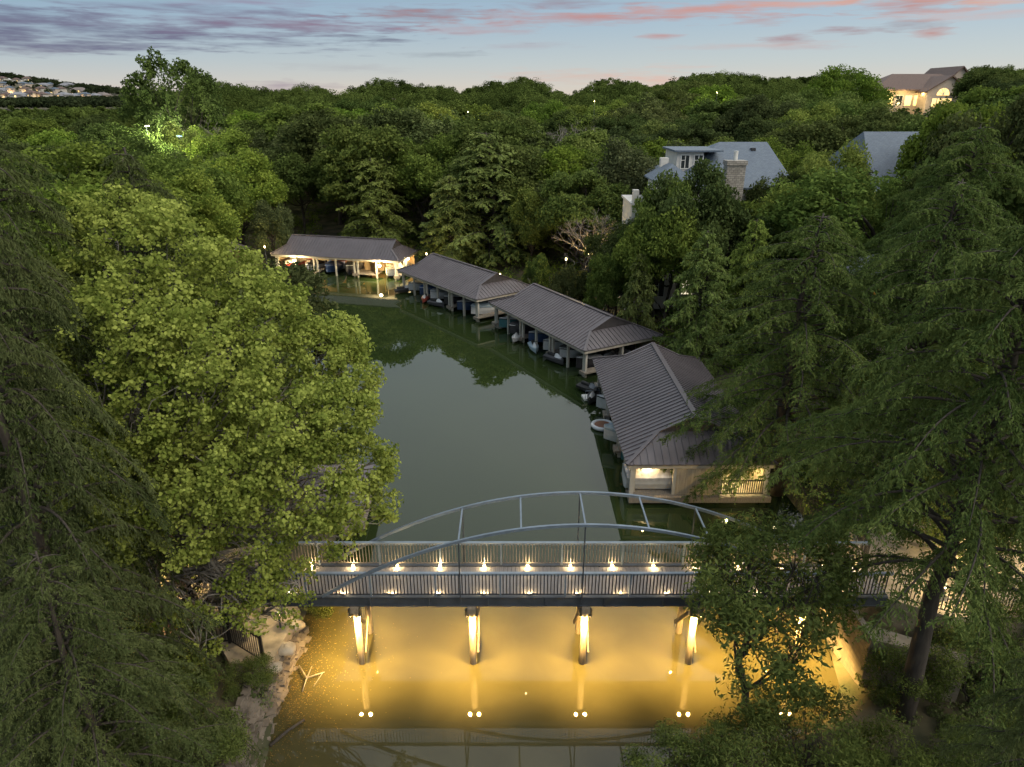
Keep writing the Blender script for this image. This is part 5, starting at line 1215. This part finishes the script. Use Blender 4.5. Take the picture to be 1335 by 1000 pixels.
# fallen branch in the water and drifting leaves
lg = MB(); A = P(352, 972, .05); Bq = P(397, 938, .12); lg.tube([A, tuple((Vector(A)+Vector(Bq))/2+Vector((0, .04, .03))), Bq], [.06, .05, .04], 8); tag(lg.build('floating_log', M['bark'], smooth=True), 'dark straight log lying in the water at the lower left', 'log')
br = MB(); bp_ = [P(390, 868, .1), P(400, 884, .12), P(423, 876, .1)]; br.tube(bp_, [.03, .03, .015], 6); br.tube([P(400, 884, .12), P(394, 902, .05)], [.025, .012], 6); br.tube([P(420, 878, .1), P(409, 895, .05)], [.02, .01], 6); br.tube([P(400, 884, .12), P(407, 868, .2)], [.02, .008], 6)
tag(br.build('fallen_branch', M['bark_pale'], smooth=True), 'forked pale branch fallen in the golden water by the left bank', 'branch')
rg = np.random.default_rng(6); n = 2600; x = -8+rg.exponential(.8, n)+rg.normal(0, .15, n); y = rg.normal(18.2, 2.2, n)+.5*np.sin(x*2); k = (lake_sd(x, y) < -.1) & (y < 26) & (y > 13); x = x[k]; y = y[k]
v, f = leaf_cards(np.stack([x, y, np.full(len(x), .012)], 1), np.tile([0, 0, 1.0], (len(x), 1)), rg.uniform(.02, .055, len(x)), rg)
v[:, 2] = .012
tag(mesh_np('drifting_leaves', v, f, leafmat('fallen_leaves', (.10, .055, .015), (.24, .17, .05), .1, 0), var=rg.uniform(0, 1, len(f))), 'yellow leaves drifting on the water by the left bank', 'leaves', kind='stuff')
# small roofed dock half hidden by the cottonwood, and roof far left
dk = empty('covered_dock', (-8.1, 28.6, 0), .05); tag(dk, 'small grey roofed dock half hidden behind the right side of the cottonwood', 'dock')
part('roof', M['roof_metal'], dk, lambda q: hip(q, -2.6, 1.0, -1.8, 1.8, 1.7, 2.3, o=.2)); part('deck', M['dockwood'], dk, lambda q: q.box(-2.6, 1.1, -1.9, 1.9, .3, .42))
for px in (-2.4, .85):
    for py in (-1.6, 1.6): part('post', M['post'], dk, lambda q: q.box(px-.07, px+.07, py-.07, py+.07, -1.3, 1.6))
p = P(272, 322, 2.6); dk2 = empty('boathouse', (p[0], p[1], 0), -.5); tag(dk2, 'grey boathouse roof just visible left of the far boathouse, behind the cottonwood', 'boathouse')
part('roof', M['roof_metal'], dk2, lambda q: hip(q, -5, 3.2, -3, 3, 2.4, 4.0, o=.2)); 
for px in (-4.5, -1.5, 1.2, 3.0): part('post', M['post'], dk2, lambda q: q.box(px-.09, px+.09, -2.8, -2.62, -1.3, 2.28))
part('back_wall', M['innerwall'], dk2, lambda q: q.box(-4.8, 3.1, 2.6, 2.7, .3, 2.28))
# ------------------------------------------------------------------ right bank: terrace with railing
tr_ = MB(); tr_.prism([(13.0, 18.9), (14.6, 18.0), (21, 18.0), (21, 23.5), (13.8, 23.5), (13.0, 20.7)], -.2, 2.98); tag(tr_.build('terrace', M['flag']), kind='structure')
rf = empty('terrace_railing', (16, 18.2, 3)); tag(rf, 'dark railing along the front of the lit terrace on the right bank', 'railing')
for i, (a_, b_) in enumerate([((13.05, 18.95, 2.98), (14.7, 18.1, 2.98)), ((14.7, 18.1, 2.98), (17.6, 18.1, 2.98)), ((17.6, 18.1, 2.98), (20.5, 18.1, 2.98))]): rel(part('railing_panel', M['iron'], rf, lambda q: slope_rail(q, a_, b_, 1.05, .11, .035)), rf)
r2 = empty('terrace_railing', (13.5, 22, 3)); tag(r2, 'railing running back from the right end of the footbridge', 'railing')
rel(part('railing_panel', M['iron'], r2, lambda q: slope_rail(q, (13.05, 20.7, 2.98), (13.8, 23.4, 2.98), 1.05, .11, .035)), r2)
bollard((14.9, 19.0, 2.98), 60, 'path lamp at the left corner of the right bank terrace', .5); bollard((17.3, 21.2, 2.98), 110, 'path lamp in the middle of the right bank terrace', .6); bollard((19.6, 20.2, 2.98), 70, 'path lamp at the right end of the right bank terrace', .6)
rw = empty('bank_wall', (12.8, 18.4, 0)); tag(rw, 'amber lit limestone bank wall seen through branches below the right end of the footbridge', 'wall')
rel(part('stones', M['limestone'], rw, lambda q: q.prism([(11.9, 17.6), (14.5, 16.6), (14.6, 17.0), (12.1, 18.3), (12.1, 20.9), (11.85, 20.9)], -.4, 2.4)), rw)
bollard((13.6, 17.2, .75), 70, 'path lamp on the bank behind the lower right cypress trunk', .5, (1, .66, .28))
# walkway with a railing along the shore beyond the bridge on the right, amber lit
bw_ = empty('boardwalk', (9.8, 25.6, 0)); tag(bw_, 'amber lit boardwalk with slatted balustrade between the nearest boathouse and the footbridge', 'boardwalk')
rel(part('decking', M['dockwood'], bw_, lambda q: q.box(10.6, 14.4, 24.2, 25.6, .5, .6)), bw_); rel(part('balustrade', M['innerwall'], bw_, lambda q: slope_rail(q, (10.6, 24.2, .6), (14.4, 24.2, .6), .95, .13, .05)), bw_)
rel(part('post', M['pier'], bw_, lambda q: [q.box(x-.07, x+.07, 24.3, 24.44, -1.2, .5) for x in (10.8, 12.2, 13.6)]), bw_)
bollard((11.6, 25.4, .6), 90, 'path lamp on the boardwalk beyond the footbridge', .9, (1, .68, .26))

# ------------------------------------------------------------------ names for the ordinary trees: row by distance, order from the left
bands = [(0, 62, 'near the right shore'), (62, 84, 'just behind the boathouses'), (84, 98, 'in the wood\'s second row'), (98, 112, 'in the wood\'s third row'), (112, 128, 'in the wood\'s fourth row'), (128, 146, 'in the wood\'s fifth row'), (146, 400, 'just below the skyline')]
for d0, d1, nm in bands:
    sel = [t for t in TREES if d0 <= math.hypot(t[2], t[3]) < d1]
    for kd in sorted({t[1] for t in sel}):
        ks = sorted([t for t in sel if t[1] == kd], key=lambda t: proj(t[2], t[3], t[4])[0])
        for i, t in enumerate(ks):
            n_ = len(ks)
            if n_ == 1: pos = 'the only one'
            elif i < 20 and i <= n_//2: pos = ORD[i]+' from left' if i else 'leftmost'
            else: j = n_-1-i; pos = ORD[min(j, 19)]+' from right' if j else 'rightmost'
            tag(t[0], f'{kd} {nm}, {pos} of its kind', group='trees of the wood')
# unused prototypes must not stay at the origin
for k_, (o, _, _) in PROTO.items():
    if k_ not in used:
        for c in list(o.children): bpy.data.objects.remove(c)
        bpy.data.objects.remove(o)
for i, o in enumerate(rh_protos):
    if i not in first:
        for c in list(o.children_recursive): bpy.data.objects.remove(c)
        bpy.data.objects.remove(o)
